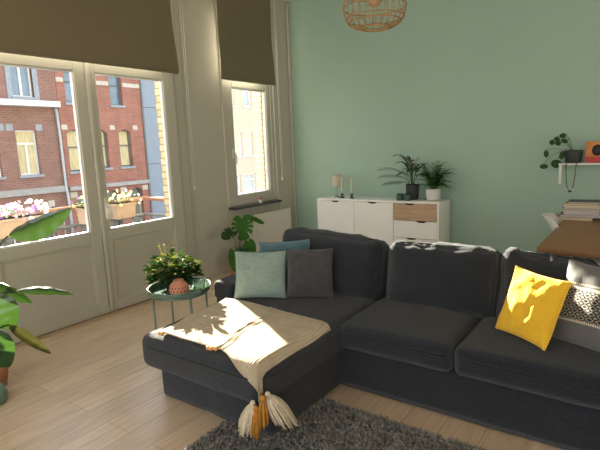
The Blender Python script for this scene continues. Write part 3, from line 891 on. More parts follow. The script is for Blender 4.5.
    bunch('cream_tassel', M['cream_yarn'], (kx+.03, ky+.03, kz+.085), (.55, .30, -1), .165, .060, 120, 4)
    # small wooden bead ties along the front edge
    for s in (.035, .46, .50):
        q, _ = P(s, 0); bm = BM()
        q = q + V((0, -.012, .004))
        for (dx, rr) in ((-.009, .013), (.010, .013)):
            bmesh.ops.create_uvsphere(bm, u_segments=12, v_segments=8, radius=rr, matrix=Matrix.Translation(q+V((dx, -.006, -.004))))
        build('bead_tassel', bm, M['wood_bead'], root)
throw()

# ------------------------------------------------------------------ rug
root = empty('shaggy_rug', (-1.0, 1.3, 0), 'dark grey shaggy rug on the oak floor in front of the sofa', 'rug')
RX0, RX1, RY0, RY1 = -1.80, 1.0, .2, 2.20
bm = BM(); box(bm, RX0, RX1, RY0, RY1, .001, .012, .004); build('backing', bm, M['rugbase'], root)
bm = BM(); rnd = random.Random(5)
def tuft(x, y):
    a = rnd.uniform(0, 2*PI); l = rnd.uniform(.006, .018); h = rnd.uniform(.012, .024); w = rnd.uniform(.0025, .0045)
    c, s = math.cos(a), math.sin(a)
    b0 = V((x, y, .008)); mid = b0+V((c*l*.4, s*l*.4, h*.7)); tip = b0+V((c*l, s*l, h)); sd = V((-s, c, 0))*w
    v = [bm.verts.new(p) for p in (b0-sd, b0+sd, mid+sd, mid-sd, tip)]
    bm.faces.new((v[0], v[1], v[2], v[3])); bm.faces.new((v[3], v[2], v[4]))
k = 0
while k < 60000:
    x = rnd.uniform(RX0, -.25) if rnd.random() < .93 else rnd.uniform(-.25, RX1)
    y = rnd.uniform(1.25, RY1) if rnd.random() < .93 else rnd.uniform(RY0, 1.25)
    if x < CH1-.005 and y > 1.765: k += 1; continue
    tuft(x+rnd.uniform(-.012, .0), y+rnd.uniform(-.004, .012)); k += 1
o = build('pile', bm, M['rug'], root); o['kind'] = 'stuff'

# ------------------------------------------------------------------ side table and what stands on it
TC = V((-2.715, 2.225, 0)); TZ = .505
root = empty('tray_side_table', TC, 'round dark green metal tray table between the balcony doors and chaise', 'side table')
bm = BM(); lathe(bm, TC, [(0, TZ-.006), (.205, TZ-.006), (.215, TZ-.004), (.222, TZ+.03), (.225, TZ+.03), (.225, TZ+.026), (.218, TZ-.008), (.205, TZ-.012), (0, TZ-.012)], 56); build('tray', bm, M['dgreen_metal'], root)
bm = BM(); ring_tube(bm, TC, .2, .006, z=TZ-.018, m=6); build('ring_frame', bm, M['dgreen_metal'], root)
psi = math.radians(50.3)
for a in (20, 110, 200, 290):
    aa = psi + math.radians(a-0)
    p = TC + V((.2*math.cos(aa), .2*math.sin(aa), 0))
    bm = BM(); tube(bm, [p+V((0, 0, 0)), p+V((0, 0, TZ-.014))], .0075, n=10); build('leg', bm, M['dgreen_metal'], root)
# carved clay lantern
LC = V((-2.60, 2.125, TZ-.005))
root = empty('clay_lantern', LC, 'round terracotta lantern with pierced holes on the green tray table', 'lantern')
bm = BM(); lathe(bm, LC, [(0, 0), (.045, 0), (.060, .018), (.070, .045), (.066, .075), (.048, .098), (.034, .106), (.036, .118), (.028, .118), (.026, .106), (.0, .10)], 40); build('body', bm, M['terra'], root)
bm = BM()
for ring, (zz, rr, sc) in enumerate(((.028, .0655, 1), (.050, .0695, 1.2), (.072, .066, 1))):
    for k in range(18):
        a = 2*PI*(k+.5*ring)/18; d = V((math.cos(a), math.sin(a), 0)); s = V((-math.sin(a), math.cos(a), 0)); c = LC + d*(rr+.0012) + V((0, 0, zz))
        pts = [c + s*.0042*math.cos(q*PI/3)*sc + V((0, 0, .0075*math.sin(q*PI/3)*sc)) for q in range(6)]
        bm.faces.new([bm.verts.new(p) for p in pts])
        r_ = [bm.verts.new(p-d*.006) for p in pts]
build('hole_shade', bm, M['black'], root)  # flat black patches painted for the shade inside the piercings
# green glass tealight
GC = V((-2.535, 2.255, TZ-.005))
root = empty('green_glass_candle', GC, 'small green glass candle holder right of the clay lantern', 'candle holder')
bm = BM(); lathe(bm, GC, [(0, 0), (.044, 0), (.049, .01), (.050, .088), (.047, .090), (.045, .088), (.044, .012), (0, .010)], 32); build('glass_cup', bm, M['greenglass'], root)
bm = BM(); lathe(bm, GC, [(0, .012), (.040, .012), (.040, .035), (0, .036)], 24); build('wax', bm, M['greenglass'], root)
# bushy plant on the table
PC = V((-2.83, 2.27, TZ-.005))
root = empty('potted_bushy_plant', PC, 'bushy small leaved green plant in a dark pot on the tray table', 'plant')
bm = BM(); lathe(bm, PC, [(0, 0), (.05, 0), (.062, .05), (.07, .10), (.064, .10), (.058, .09), (0, .088)], 28); build('pot', bm, M['potblack'], root)
bm = BM(); lathe(bm, PC, [(0, .0885), (.057, .0895)], 16); build('soil', bm, M['soil'], root)
def bush(center, n, rad, h0, h1, lw, ll, seed, root, mats=('leafbush', 'leafvar'), frac=.25, stems=True, sx=1.0):
    rnd = random.Random(seed); b1, b2, b3 = BM(), BM(), BM(); c = V(center)
    for k in range(n):
        a = rnd.uniform(0, 2*PI); q = rnd.random(); R = rad*math.sqrt(rnd.random())
        el = rnd.random()
        p = c + V((R*math.cos(a)*sx, R*math.sin(a)*sx, h0 + (h1-h0)*el*(1-.55*(R/rad)**2)))
        d = V((math.cos(a), math.sin(a), rnd.uniform(-.35, .7)))+V((rnd.uniform(-.5, .5), rnd.uniform(-.5, .5), 0)); d.normalize()
        L_ = ll*rnd.uniform(.6, 1.15)
        bb = b2 if rnd.random() < frac else b1
        leaf(bb, p, p+d*L_, lw*rnd.uniform(.6, 1.1), up=(rnd.uniform(-.3, .3), rnd.uniform(-.3, .3), 1), fold=.2, curl=rnd.uniform(0, .3), n=5)
        if stems and k % 3 == 0: tube(b3, bez(c+V((0, 0, .0)), c+V((0, 0, (p.z-c.z)*.7)), p, 4), .0018, n=4)
    build('foliage', b1, M[mats[0]], root)
    build('pale_foliage', b2, M[mats[1]], root, label='yellow green leaves')
    if stems: build('stems', b3, M['stem'], root)
    return rnd
bush(PC+V((0, 0, .08)), 560, .165, -.01, .18, .044, .068, 4, root, frac=.28)
rnd = random.Random(9)
for k in range(7):
    bm = BM()
    a = rnd.uniform(0, 2*PI); r_ = rnd.uniform(.05, .16); p = PC+V((r_*math.cos(a), r_*math.sin(a), .22)); e = p+V((.02*math.cos(a), .02*math.sin(a), rnd.uniform(.07, .12)))
    tube(bm, [p, e], .0015, n=4)
    for z in (.3, .55, .8, 1): leaf(bm, p.lerp(e, z), p.lerp(e, z)+V((rnd.uniform(-.014, .014), rnd.uniform(-.014, .014), .014)), .009, n=3)
    build('shoot', bm, M['leafvar'], root)

# ------------------------------------------------------------------ monstera
MC = V((-3.93, 4.13, 0))
root = empty('monstera_plant', MC, 'monstera with split leaves on the floor beside the radiator', 'plant')
bm = BM(); lathe(bm, MC, [(0, 0), (.085, 0), (.105, .10), (.118, .20), (.125, .205), (.125, .225), (.110, .225), (.105, .20), (0, .195)], 32); build('pot', bm, M['terra_pot'], root)
bm = BM(); lathe(bm, MC, [(0, .197), (.104, .199)], 20); build('soil', bm, M['soil'], root)
def slit_leaf(bm, base, tip, w, up, slits=4, depth=.5, cup=.12):
    """heart shaped monstera blade with narrow slits between its lobes"""
    base, tip = V(base), V(tip); ax = tip-base; L_ = ax.length; t = ax.normalized(); up = V(up)
    side = t.cross(up).normalized(); nrm = side.cross(t).normalized()
    n = 96; c = base + t*L_*.36
    rings = [[bm.verts.new(c)]]
    for q in (.35, .7, 1.0):
        ring = []
        for i in range(n):
            a = 2*PI*i/n            # 0 = towards tip
            ca, sa = math.cos(a), math.sin(a)
            rx = L_*(.64 if ca > 0 else .46); r_ = 1/math.sqrt((ca/rx)**2 + (sa/(w/2))**2)
            if abs(a-PI) < .35: r_ *= .55+.45*abs(a-PI)/.35
            aa = min(a, 2*PI-a); ph = (aa/PI*slits*1.25) % 1
            if slits and .3 < aa < 2.5 and ph < .22: r_ *= 1-depth*(q >= .7)*(1 if q == 1 else .35)
            p = c + (t*ca + side*sa)*r_*q
            u_ = abs((p-c).dot(side))/(w/2)
            ring.append(bm.verts.new(p + nrm*(cup*w*u_*u_*.6 - .10*L_*max(0, ca*q)**2)))
        rings.append(ring)
    for i in range(n): bm.faces.new((rings[0][0], rings[1][i], rings[1][(i+1) % n]))
    for a, b in zip(rings[1:], rings[2:]):
        for i in range(n): bm.faces.new((a[i], b[i], b[(i+1) % n], a[(i+1) % n]))
def mleaf(base, tip, w, up, ctrl, slits=4, m='leafmon'):
    bm = BM(); slit_leaf(bm, base, tip, w, up, slits); build('leaf', bm, M[m], root)
    bm = BM(); tube(bm, bez(MC+V((0, 0, .19)), ctrl, base, 8), .0038, n=6); build('leaf_stem', bm, M['stem'], root)
mleaf((-3.90, 4.20, .70), (-3.84, 4.16, .42), .26, (.75, -.65, .25), (-3.92, 4.18, .60), 5)
mleaf((-3.88, 4.26, .68), (-3.80, 4.52, .60), .12, (.4, -.5, .75), (-3.9, 4.2, .60), 3)
mleaf((-3.88, 4.02, .56), (-3.82, 3.80, .52), .14, (.7, -.4, .55), (-3.92, 4.08, .5), 3, 'leafdark')
mleaf((-3.88, 4.02, .34), (-3.82, 3.98, .08), .16, (.8, -.5, .2), (-3.90, 4.08, .42), 0)
mleaf((-3.82, 4.20, .42), (-3.76, 4.22, .24), .14, (.7, -.6, .2), (-3.88, 4.20, .40), 0)
mleaf((-3.86, 4.14, .34), (-3.76, 4.12, .18), .10, (.7, -.6, .2), (-3.90, 4.15, .40), 0, 'leafdark')

# ------------------------------------------------------------------ tall plant at the left edge
SCN = V((-3.475, 1.20, 0))
root = empty('large_leaf_plant', SCN, 'tall houseplant with long glossy leaves in a terracotta pot at the left edge', 'plant')
bm = BM(); lathe(bm, SCN, [(0, 0), (.10, 0), (.125, .12), (.14, .24), (.15, .245), (.15, .275), (.135, .275), (.13, .25), (0, .24)], 36); build('pot', bm, M['terra_pot'], root)
bm = BM(); lathe(bm, SCN, [(0, .243), (.129, .246)], 20); build('soil', bm, M['soil'], root)
bm = BM(); tube(bm, [SCN+V((0, 0, .23)), SCN+V((.03, .02, .5)), SCN+V((.02, .0, .8))], [.016, .014, .010], n=10); build('trunk', bm, M['stembrown'], root)
def bleaf(base, tip, w, up, ctrl, m='leafbig', fold=.35, droop=.05, curl=.05, z0=.5, shape='oval'):
    bm = BM(); leaf(bm, base, tip, w, up=up, fold=fold, n=16, shape=shape, droop=droop, curl=curl); o = build('leaf', bm, M[m], root)
    if m == 'leafbrown': o['label'] = 'browned curling leaf'
    bm = BM(); tube(bm, bez(SCN+V((.02, .01, z0)), ctrl, base, 8), .006, n=6); build('leaf_stem', bm, M['stem'], root)
    return o
bleaf((-3.066, 1.274, 1.045), (-2.923, 1.604, 1.178), .17, (.62, -.30, .75), (-3.2, 1.2, .95), fold=-.55, droop=-.02, curl=.0)
bleaf((-3.13, 1.20, .93), (-3.12, 1.05, 1.10), .14, (.6, -.5, .6), (-3.2, 1.2, .9), fold=-.3)
bleaf((-3.008, 1.242, .715), (-2.86, 1.525, .645), .075, (.25, -.45, .9), (-3.2, 1.2, .85), droop=.09, fold=-.25, curl=.03)
bleaf((-3.10, 1.10, .775), (-2.955, 1.315, .640), .10, (.4, -.35, .85), (-3.2, 1.15, .8), droop=.09, fold=-.2)
bleaf((-3.05, 1.14, .72), (-2.975, 1.19, .50), .20, (.75, -.6, .2), (-3.2, 1.14, .8), curl=.12)
bleaf((-3.00, 1.18, .53), (-2.845, 1.33, .325), .06, (.6, -.5, .5), (-3.2, 1.15, .6), m='leafbrown', fold=.9, curl=-.12, z0=.4)
bleaf((-3.01, 1.08, .53), (-2.93, 1.12, .30), .20, (.75, -.6, .2), (-3.2, 1.1, .6), m='leafdark', curl=.1, z0=.4)
bleaf((-3.2, 1.0, .9), (-3.2, .8, 1.15), .15, (.5, -.5, .6), (-3.3, 1.05, .9))
bleaf((-3.62, .95, .9), (-3.7, .75, 1.2), .15, (.5, -.5, .6), (-3.6, 1.05, .9))
# small sage can beside it
SG = V((-3.22, 1.115, 0))
root = empty('watering_can', SG, 'small sage green enamel can on the floor at the left edge', 'can')
bm = BM(); lathe(bm, SG, [(0, 0), (.07, 0), (.085, .02), (.088, .06), (.075, .10), (.045, .115), (.040, .12), (.036, .115), (0, .11)], 32); build('body', bm, M['sage_can'], root)
bm = BM(); tube(bm, bez(SG+V((-.06, -.02, .03)), SG+V((-.14, -.04, .08)), SG+V((-.06, -.02, .10)), 10), .006, n=8); build('handle', bm, M['sage_can'], root)

# ------------------------------------------------------------------ sideboard
DX0, DX1, DY0, DY1, DT = -3.47, -1.85, 5.19, 5.575, .82
root = empty('sideboard', ((DX0+DX1)/2, 5.38, 0), 'white sideboard with two doors and three drawers against the green wall', 'sideboard')
bm = BM(); t = .022
box(bm, DX0, DX0+t, DY0, DY1, .16, DT, .002); box(bm, DX1-t, DX1, DY0, DY1, .16, DT, .002)
box(bm, DX0+t, DX1-t, DY0, DY1, DT-t, DT, .002); box(bm, DX0+t, DX1-t, DY0, DY1, .16, .18, .002)
box(bm, DX0+t, DX1-t, DY1-.01, DY1, .18, DT-t)
box(bm, -2.952, -2.94, DY0+.02, DY1-.01, .18, DT-t); box(bm, -2.416, -2.404, DY0+.02, DY1-.01, .18, DT-t)
build('carcass', bm, M['white_lacq'], root)
bm = BM(); box(bm, DX0+.03, DX1-.03, DY0+.028, DY0+.034, .185, DT-t-.004); build('gap_shade', bm, M['black'], root)  # black sheet standing in for the shade behind the fronts
def scoop_panel(nm, x0, x1, z0, z1, m, cx):
    """front panel with a half moon finger cut-out in its top edge"""
    bm = BM(); w, h = .058, .018; n = 14; yA, yB = DY0+.002, DY0+.02
    top = [(x0, z1), (cx-w, z1)] + [(cx-w*math.cos(PI*i/n), z1-h*math.sin(PI*i/n)**.8) for i in range(1, n)] + [(cx+w, z1), (x1, z1)]
    fa = [bm.verts.new(V((x, yA, z))) for x, z in top]; fb = [bm.verts.new(V((x, yB, z))) for x, z in top]
    ba = [bm.verts.new(V((x, yA, z0))) for x, z in top]; bb = [bm.verts.new(V((x, yB, z0))) for x, z in top]
    for i in range(len(top)-1):
        bm.faces.new((fa[i], ba[i], ba[i+1], fa[i+1])); bm.faces.new((fb[i], fb[i+1], bb[i+1], bb[i]))
        bm.faces.new((fa[i], fa[i+1], fb[i+1], fb[i])); bm.faces.new((ba[i], bb[i], bb[i+1], ba[i+1]))
    bm.faces.new((fa[0], fb[0], bb[0], ba[0])); bm.faces.new((fa[-1], ba[-1], bb[-1], fb[-1]))
    return build(nm, bm, m, root, smooth=False)
zt = DT-t-.003
scoop_panel('door', DX0+t+.003, -2.932, .185, zt, M['white_lacq'], -3.20)
scoop_panel('door', -2.926, -2.402, .185, zt, M['white_lacq'], -2.68)
o = scoop_panel('drawer_front', -2.396, DX1-t-.003, .60, zt, M['oak'], -2.20); o['label'] = 'pale oak drawer front'
scoop_panel('drawer_front', -2.396, DX1-t-.003, .395, .594, M['white_lacq'], -2.06)
scoop_panel('drawer_front', -2.396, DX1-t-.003, .185, .389, M['white_lacq'], -2.18)
for (x, y) in ((DX0+.1, DY0+.06), (DX1-.1, DY0+.06), (DX0+.1, DY1-.06), (DX1-.1, DY1-.06)):
    bm = BM(); tube(bm, [(x, y, 0), (x, y, .16)], [.014, .022], n=14); build('leg', bm, M['oak'], root)

# table lamp
LP = V((-3.26, 5.36, DT))
root = empty('table_lamp', LP, 'small table lamp with cream drum shade at the left end of the sideboard', 'lamp')
bm = BM(); lathe(bm, LP, [(0, 0), (.045, 0), (.045, .012), (.008, .016), (0, .018)], 24); build('base', bm, M['brass'], root)
bm = BM(); tube(bm, [LP+V((0, 0, .014)), LP+V((0, 0, .21))], .006, n=10); build('pole', bm, M['brass'], root)
bm = BM(); lathe(bm, LP, [(.066, .15), (.062, .29), (.0600, .29), (.064, .15), (.066, .15)], 32); lathe(bm, LP, [(0, .285), (.061, .287)], 24); build('lamp_shade', bm, M['shade'], root)
# candle holders
def candle(p, label):
    p = V(p); root = empty('candle_holder', p, label, 'candle', 'tall candles on the sideboard')
    bm = BM(); lathe(bm, p, [(0, 0), (.038, 0), (.038, .008), (.016, .014), (.014, .04), (.020, .046), (.020, .056), (.012, .056), (0, .05)], 20); build('holder', bm, M['dgreen'], root)
    bm = BM(); tube(bm, [p+V((0, 0, .05)), p+V((0, 0, .27))], [.0125, .0115], n=14); build('candle', bm, M['wax'], root)
    bm = BM(); tube(bm, [p+V((0, 0, .27)), p+V((0, 0, .278))], .0012, n=4); build('wick', bm, M['black'], root)
candle((-3.155, 5.30, DT), 'cream candle in a green holder right beside the table lamp')
candle((-3.02, 5.31, DT), 'cream candle in a green holder, the one further from the lamp')

# green tumblers, palm, fern
for (x, y, lab) in ((-2.345, 5.27, 'dark green glazed cup on the sideboard, the left one before the palm'), (-2.255, 5.29, 'dark green glazed cup on the sideboard, the right one before the palm')):
    bm = BM(); lathe(bm, (x, y, DT+.001), [(0, 0), (.040, 0), (.043, .008), (.043, .076), (.040, .078), (.037, .076), (.037, .01), (0, .008)], 24)
    tag(build('glazed_cup', bm, M['dgreen'], None, origin=(x, y, DT+.001)), lab, 'cup', 'green cups')
PM = V((-2.25, 5.41, DT+.001))
root = empty('potted_palm', PM, 'slender palm with reddish tips in a charcoal pot on the sideboard', 'plant')
bm = BM(); lathe(bm, PM, [(0, 0), (.062, 0), (.070, .02), (.078, .165), (.078, .175), (.070, .175), (.068, .16), (0, .155)], 32); build('pot', bm, M['potblack'], root)
bm = BM(); lathe(bm, PM, [(0, .157), (.066, .158)], 16); build('soil', bm, M['soil'], root)
fr = [((-.30, -.10, .36), 1), ((-.29, -.12, .28), 0), ((-.15, -.03, .50), 0), ((-.04, -.05, .46), 1), ((.01, -.02, .42), 1), ((.14, -.05, .40), 0), ((.20, -.08, .30), 0), ((-.24, -.12, .20), 0), ((-.12, -.04, .42), 0), ((.05, -.1, .36), 1), ((-.05, .06, .38), 0), ((.10, .05, .36), 0), ((-.10, -.06, .30), 1), ((-.02, -.08, .34), 0)]
for k, (e, br) in enumerate(fr):
    e = V(e)*1.06; st = PM+V((e.x*.06, e.y*.06, .155)); tip = PM+e+V((0, 0, .0)); ct = PM+V((e.x*.25, e.y*.3, e.z*.92+.04))
    pts = bez(st, ct, tip, 10); bm = BM(); tube(bm, pts, [.003]*6+[.0018]*5, n=5)
    for i in range(4, 11):
        p = pts[i]; d = (pts[min(10, i+1)]-pts[i-1]).normalized()
        s = d.cross(V((0, 0, 1))); s = s.normalized() if s.length > .01 else V((1, 0, 0))
        for sg in (-1, 1):
            dd = (d*.8 + s*sg*.55 + V((0, 0, -.25))).normalized()
            leaf(bm, p, p+dd*.11*(1.1-.05*abs(i-7)), .016, fold=.2, curl=.15, n=4)
    leaf(bm, pts[-1], pts[-1]+(pts[-1]-pts[-2]).normalized()*.07, .014, n=4)
    build('frond', bm, M['leafbrown' if br else 'leafdark'], root)
FN = V((-1.98, 5.37, DT+.001))
root = empty('potted_fern', FN, 'arching green fern in a white pot at the right end of the sideboard', 'plant')
bm = BM(); lathe(bm, FN, [(0, 0), (.072, 0), (.074, .006), (.078, .012), (.088, .13), (.088, .135), (.080, .135), (.078, .12), (0, .115)], 32); build('pot', bm, M['potwhite'], root)
bm = BM(); lathe(bm, FN, [(0, 0), (.08, 0), (.086, .010), (.078, .011), (0, .009)], 28); build('saucer', bm, M['oak'], root)
bm = BM(); lathe(bm, FN, [(0, .117), (.077, .118)], 16); build('soil', bm, M['soil'], root)
rnd = random.Random(12)
for k in range(56):
    a = 2*PI*k/56*2.4 + rnd.uniform(-.2, .2); up_ = rnd.random()
    R = rnd.uniform(.18, .36)*(1.05-.5*up_); hgt = .04+.32*up_ + rnd.uniform(-.03, .03)
    tip = FN+V((R*math.cos(a), min(.19, R*math.sin(a)), max(-.0, hgt-.02+ (0 if up_ > .3 else -.10)) + .10)); ct = FN+V((R*.35*math.cos(a), min(.12, R*.35*math.sin(a)), .20+hgt*.8))
    pts = bez(FN+V((.02*math.cos(a), .02*math.sin(a), .115)), ct, tip, 14); bm = BM(); tube(bm, pts, .0014, n=4)
    for i in range(2, 15):
        p = pts[i]; d = (pts[min(14, i+1)]-pts[i-1]).normalized(); s = d.cross(V((0, 0, 1))); s = s.normalized() if s.length > .01 else V((1, 0, 0))
        ll = .068*math.sin(PI*min(1, (i-1)/14+.18))
        for sg in (-1, 1): leaf(bm, p, p+(s*sg+d*.45+V((0, 0, -.2))).normalized()*ll, .021, n=3, fold=.1)
    build('frond', bm, M['fern'], root)

# ------------------------------------------------------------------ rattan pendant
PD = V((-1.655, 3.3, 0)); zb, zw = 2.315, 2.455
root = empty('rattan_pendant', V((PD.x, PD.y, zb)), 'openwork rattan pendant lamp hanging from the ceiling', 'pendant lamp')
def prof(t):      # t 0 bottom ring .. 1 top neck
    if t < .42:
        q = t/.42; return .098+(.222-.098)*math.sin(q*PI/2)**.85, zb + (zw-zb)*(1-math.cos(q*PI/2))
    q = (t-.42)/.58; return .222*math.cos(q*PI/2*.86)**.9, zw + .24*math.sin(q*PI/2*.95)
for k in range(24):
    a = 2*PI*k/24; bm = BM(); tw = .10
    for sg in (-1, 1):
        pts = []
        for i in range(19):
            t_ = i/18; r_, z = prof(t_); aa = a + sg*tw*(t_-.5); pts.append(V((PD.x+r_*math.cos(aa), PD.y+r_*math.sin(aa), z)))
        tube(bm, pts, .0022, n=4)
    build('cane_rib', bm, M['rattan'], root)
for t_, rr in ((0, .009), (.20, .004), (.27, .004), (.42, .005), (.58, .004), (.66, .004), (.84, .004), (1, .008)):
    r_, z = prof(t_); bm = BM(); ring_tube(bm, (PD.x, PD.y, z), r_+.002, rr, n=48, m=6); build('cane_hoop', bm, M['rattan'], root)
bm = BM(); bmesh.ops.create_uvsphere(bm, u_segments=16, v_segments=12, radius=.045, matrix=Matrix.Translation(V((PD.x, PD.y, 2.50)))); build('bulb', bm, bulb_mat(), root)
bm = BM(); tube(bm, [(PD.x, PD.y, 2.54), (PD.x, PD.y, 2.60), (PD.x, PD.y, 2.70)], [.02, .024, .018], n=12); tube(bm, [(PD.x, PD.y, 2.68), (PD.x, PD.y, CZ)], .003, n=6); build('cord', bm, M['potblack'], root)

# ------------------------------------------------------------------ wall shelf
root = empty('wall_shelf', (-.3, 5.46, 1.2), 'white wall shelf with hooked end bracket on the green wall', 'shelf')
bm = BM(); box(bm, -.715, .5, 5.37, 5.598, 1.207, 1.227, .004); build('board', bm, M['potwhite'], root)
for x in (-.71, .42):
    bm = BM()
    box(bm, x, x+.026, 5.36, 5.372, 1.035, 1.221, .004); box(bm, x, x+.026, 5.36, 5.598, 1.198, 1.209, .003); tube(bm, [(x+.013, 5.366, 1.045), (x+.013, 5.372, 1.03)], .014, n=10)
    build('bracket', bm, M['potwhite'], root)
KP = V((-.60, 5.46, 1.228))
root = empty('pilea_plant', KP, 'trailing round leaved plant in a charcoal pot on the wall shelf', 'plant')
bm = BM(); lathe(bm, KP, [(0, 0), (.064, 0), (.070, .01), (.082, .112), (.082, .12), (.074, .12), (.072, .105), (0, .10)], 32); build('pot', bm, M['potblack'], root)
bm = BM(); lathe(bm, KP, [(0, .101), (.071, .102)], 16); build('soil', bm, M['soil'], root)
for k, (dx, dy, dz, w, sz) in enumerate(((-.10, -.04, .265, .06, .05), (-.07, -.06, .215, .06, .045), (-.19, -.05, .205, .05, .055), (-.13, -.03, .195, .055, .05), (-.235, -.07, .095, .045, .075), (-.085, -.06, .075, .05, .085), (-.25, -.08, -.03, .075, .05), (-.13, -.08, -.005, .095, .085), (-.15, -.04, .235, .05, .05))):
    p = KP+V((dx, dy, dz)); bm = BM()
    leaf(bm, p+V((0, 0, sz/2)), p+V((.01*(-1)**k, -.02, -sz/2)), w, up=(.3, -1, .3), shape='round', n=8, fold=.08); build('leaf', bm, M['leafdark'], root)
    bm = BM(); tube(bm, bez(KP+V((0, 0, .1)), KP+V((dx*.6, dy*.5, max(dz, .1)+.06)), p+V((0, 0, sz/2)), 8), .002, n=5); build('leaf_stem', bm, M['stembrown'], root)
# beaded string hanging from the pot
root = empty('hanging_bead_string', (-.60, 5.35, .98), 'dark beaded cord looping below the shelf under the trailing plant', 'bead string')
bm = BM()
loop = [V((-.645, 5.352, 1.231)), V((-.645, 5.350, 1.13)), V((-.635, 5.350, 1.02)), V((-.615, 5.350, .955)), V((-.59, 5.350, .95)), V((-.575, 5.350, 1.02)), V((-.565, 5.350, 1.12)), V((-.56, 5.352, 1.231))]
tube(bm, loop, .004, n=6); build('cord', bm, M['cork'], root)
for i, t_ in enumerate((.975, .985, 1.0)):
    bm = BM(); bmesh.ops.create_uvsphere(bm, u_segments=10, v_segments=8, radius=.011, matrix=Matrix.Translation(V((-.63+.026*i, 5.348, .972-.018*(i == 1))))); build('bead', bm, M['potblack' if i % 2 else 'potwhite'], root)
# small framed print
root = empty('small_art_print', (-.375, 5.47, 1.228), 'small orange and red abstract print with a dark shape on the shelf', 'picture')
bm = BM(); box(bm, -.50, -.285, 5.458, 5.474, 1.229, 1.43, .003); build('canvas', bm, M['orange'], root)
bm = BM(); box(bm, -.499, -.286, 5.4545, 5.4578, 1.231, 1.285); build('red_band', bm, M['red'], root, smooth=False)
bm = BM(); lathe(bm, (0, 0, 0), [(0, 0), (.045, .0), (.045, .003), (0, .003)], 20)
xf(bm, Matrix.Translation(V((-.40, 5.4575, 1.345))) @ Matrix.Rotation(PI/2, 4, 'X') @ Matrix.Diagonal((1, 1.2, 1, 1))); build('dark_shape', bm, M['printblack'], root)

# ------------------------------------------------------------------ dining table, chair, books
TX0, TX1, TY0, TY1 = -.585, .65, 3.56, 5.10
root = empty('dining_table', (0, 4.3, 0), 'thick oiled wooden dining table behind the sofa under the shelf', 'table')
bm = BM(); box(bm, TX0, TX1, TY0, TY1, .705, .75, .006); build('tabletop', bm, M['table_oak'], root)
for x in (TX0+.10, TX1-.16):
    for y in (TY0+.14, TY1-.20):
        bm = BM(); box(bm, x, x+.06, y, y+.06, 0, .705, .003); build('leg', bm, M['potwhite'], root)
def shell_chair(loc, rz, label):
    root = empty('shell_chair', loc, label, 'chair', 'white shell chairs')
    T = TR(loc, 0, 0, rz)
    # profile of the shell, front edge to back top (y forward is -)
    bm = BM(); prof_ = [(-.22, .44), (-.19, .455), (-.1, .44), (0, .43), (.08, .435), (.13, .47), (.18, .55), (.225, .65), (.28, .75), (.335, .83)]
    wid = [.19, .215, .23, .235, .235, .23, .225, .215, .19, .13]
    rows = []; n = 14
    for lay in (0, 1):
        g = []
        for (y, z), w in zip(prof_, wid):
            row = []
            for i in range(n+1):
                s = -1+2*i/n
                lift = (.05*abs(s)**3)
                yy, zz = (y-(lift*1.6 if z > .47 else 0), z+(lift if z <= .47 else 0))
                row.append(bm.verts.new(V((w*s, yy+lay*.006*(1 if z > .47 else 0), zz-lay*.006*(1 if z <= .47 else 0)))))
            g.append(row)
        rows.append(g)
    for lay, g in enumerate(rows):
        for a, b in zip(g, g[1:]):
            for i in range(n):
                q = [a[i], a[i+1], b[i+1], b[i]]; bm.faces.new(q if lay == 0 else q[::-1])
    a, b = rows
    m_ = len(a)
    rim1 = a[0] + [r_[-1] for r_ in a[1:]] + a[-1][-2::-1] + [r_[0] for r_ in a[-2:0:-1]]
    rim2 = b[0] + [r_[-1] for r_ in b[1:]] + b[-1][-2::-1] + [r_[0] for r_ in b[-2:0:-1]]
    for i in range(len(rim1)):
        j = (i+1) % len(rim1); bm.faces.new((rim1[i], rim2[i], rim2[j], rim1[j]))
    xf(bm, T); build('seat_shell', bm, M['potwhite'], root)
    for sx, sy in ((-1, -1), (1, -1), (-1, 1), (1, 1)):
        bm = BM(); tube(bm, [V((sx*.21, sy*.20+.0, 0)), V((sx*.12, sy*.11, .425))], [.010, .015], n=10); xf(bm, T); build('leg', bm, M['oak'], root)
    return root
shell_chair((-.38, 4.62, 0), math.radians(96), 'white moulded shell chair at the left side of the dining table')
BK = [(-.62, -.30, .0, .026, 'bookA', 'paper1', 'tan covered book lying at the bottom of the stack', 0, 0),
      (-.56, -.22, .026, .024, 'bookD', 'paper2', 'brown covered book, second from the bottom of the stack', .06, .01),
      (-.53, -.25, .050, .042, 'bookC', 'paper2', 'thick grey white book in the middle of the stack', 0, .02),
      (-.54, -.24, .092, .016, 'bookB', 'paper1', 'thin dark covered book lying on the thick grey one', -.02, .02),
      (-.53, -.25, .108, .024, 'bookC', 'paper1', 'cream covered book, third from the top of the stack', .03, .02),
      (-.52, -.26, .132, .018, 'bookA', 'paper1', 'tan book just under the topmost one', -.02, .025),
      (-.50, -.24, .150, .016, 'bookB', 'paper1', 'navy covered book, topmost of the stack', .05, .02)]
for (x0, x1, z, th, cv, pp, lab, rot, dy) in BK:
    cx, cy = (x0+x1)/2-.06, 4.93; L_ = (x1-x0)
    root = empty('book', (cx, cy, .7505+z), lab, 'book', 'books stacked on the dining table')
    T = TR((cx, cy, .7505+z), 0, 0, rot)
    bm = BM(); box(bm, -L_/2+.004, L_/2-.004, -.092, .095, .002, th-.003); xf(bm, T); build('pages', bm, M[pp], root, smooth=False)
    bm = BM(); box(bm, -L_/2, L_/2, -.096, .10, 0, .002); box(bm, -L_/2, L_/2, -.096, .10, th-.0028, th-.0005); box(bm, -L_/2, L_/2, .096, .10, .002, th-.0028); xf(bm, T); build('cover', bm, M[cv], root, smooth=False)

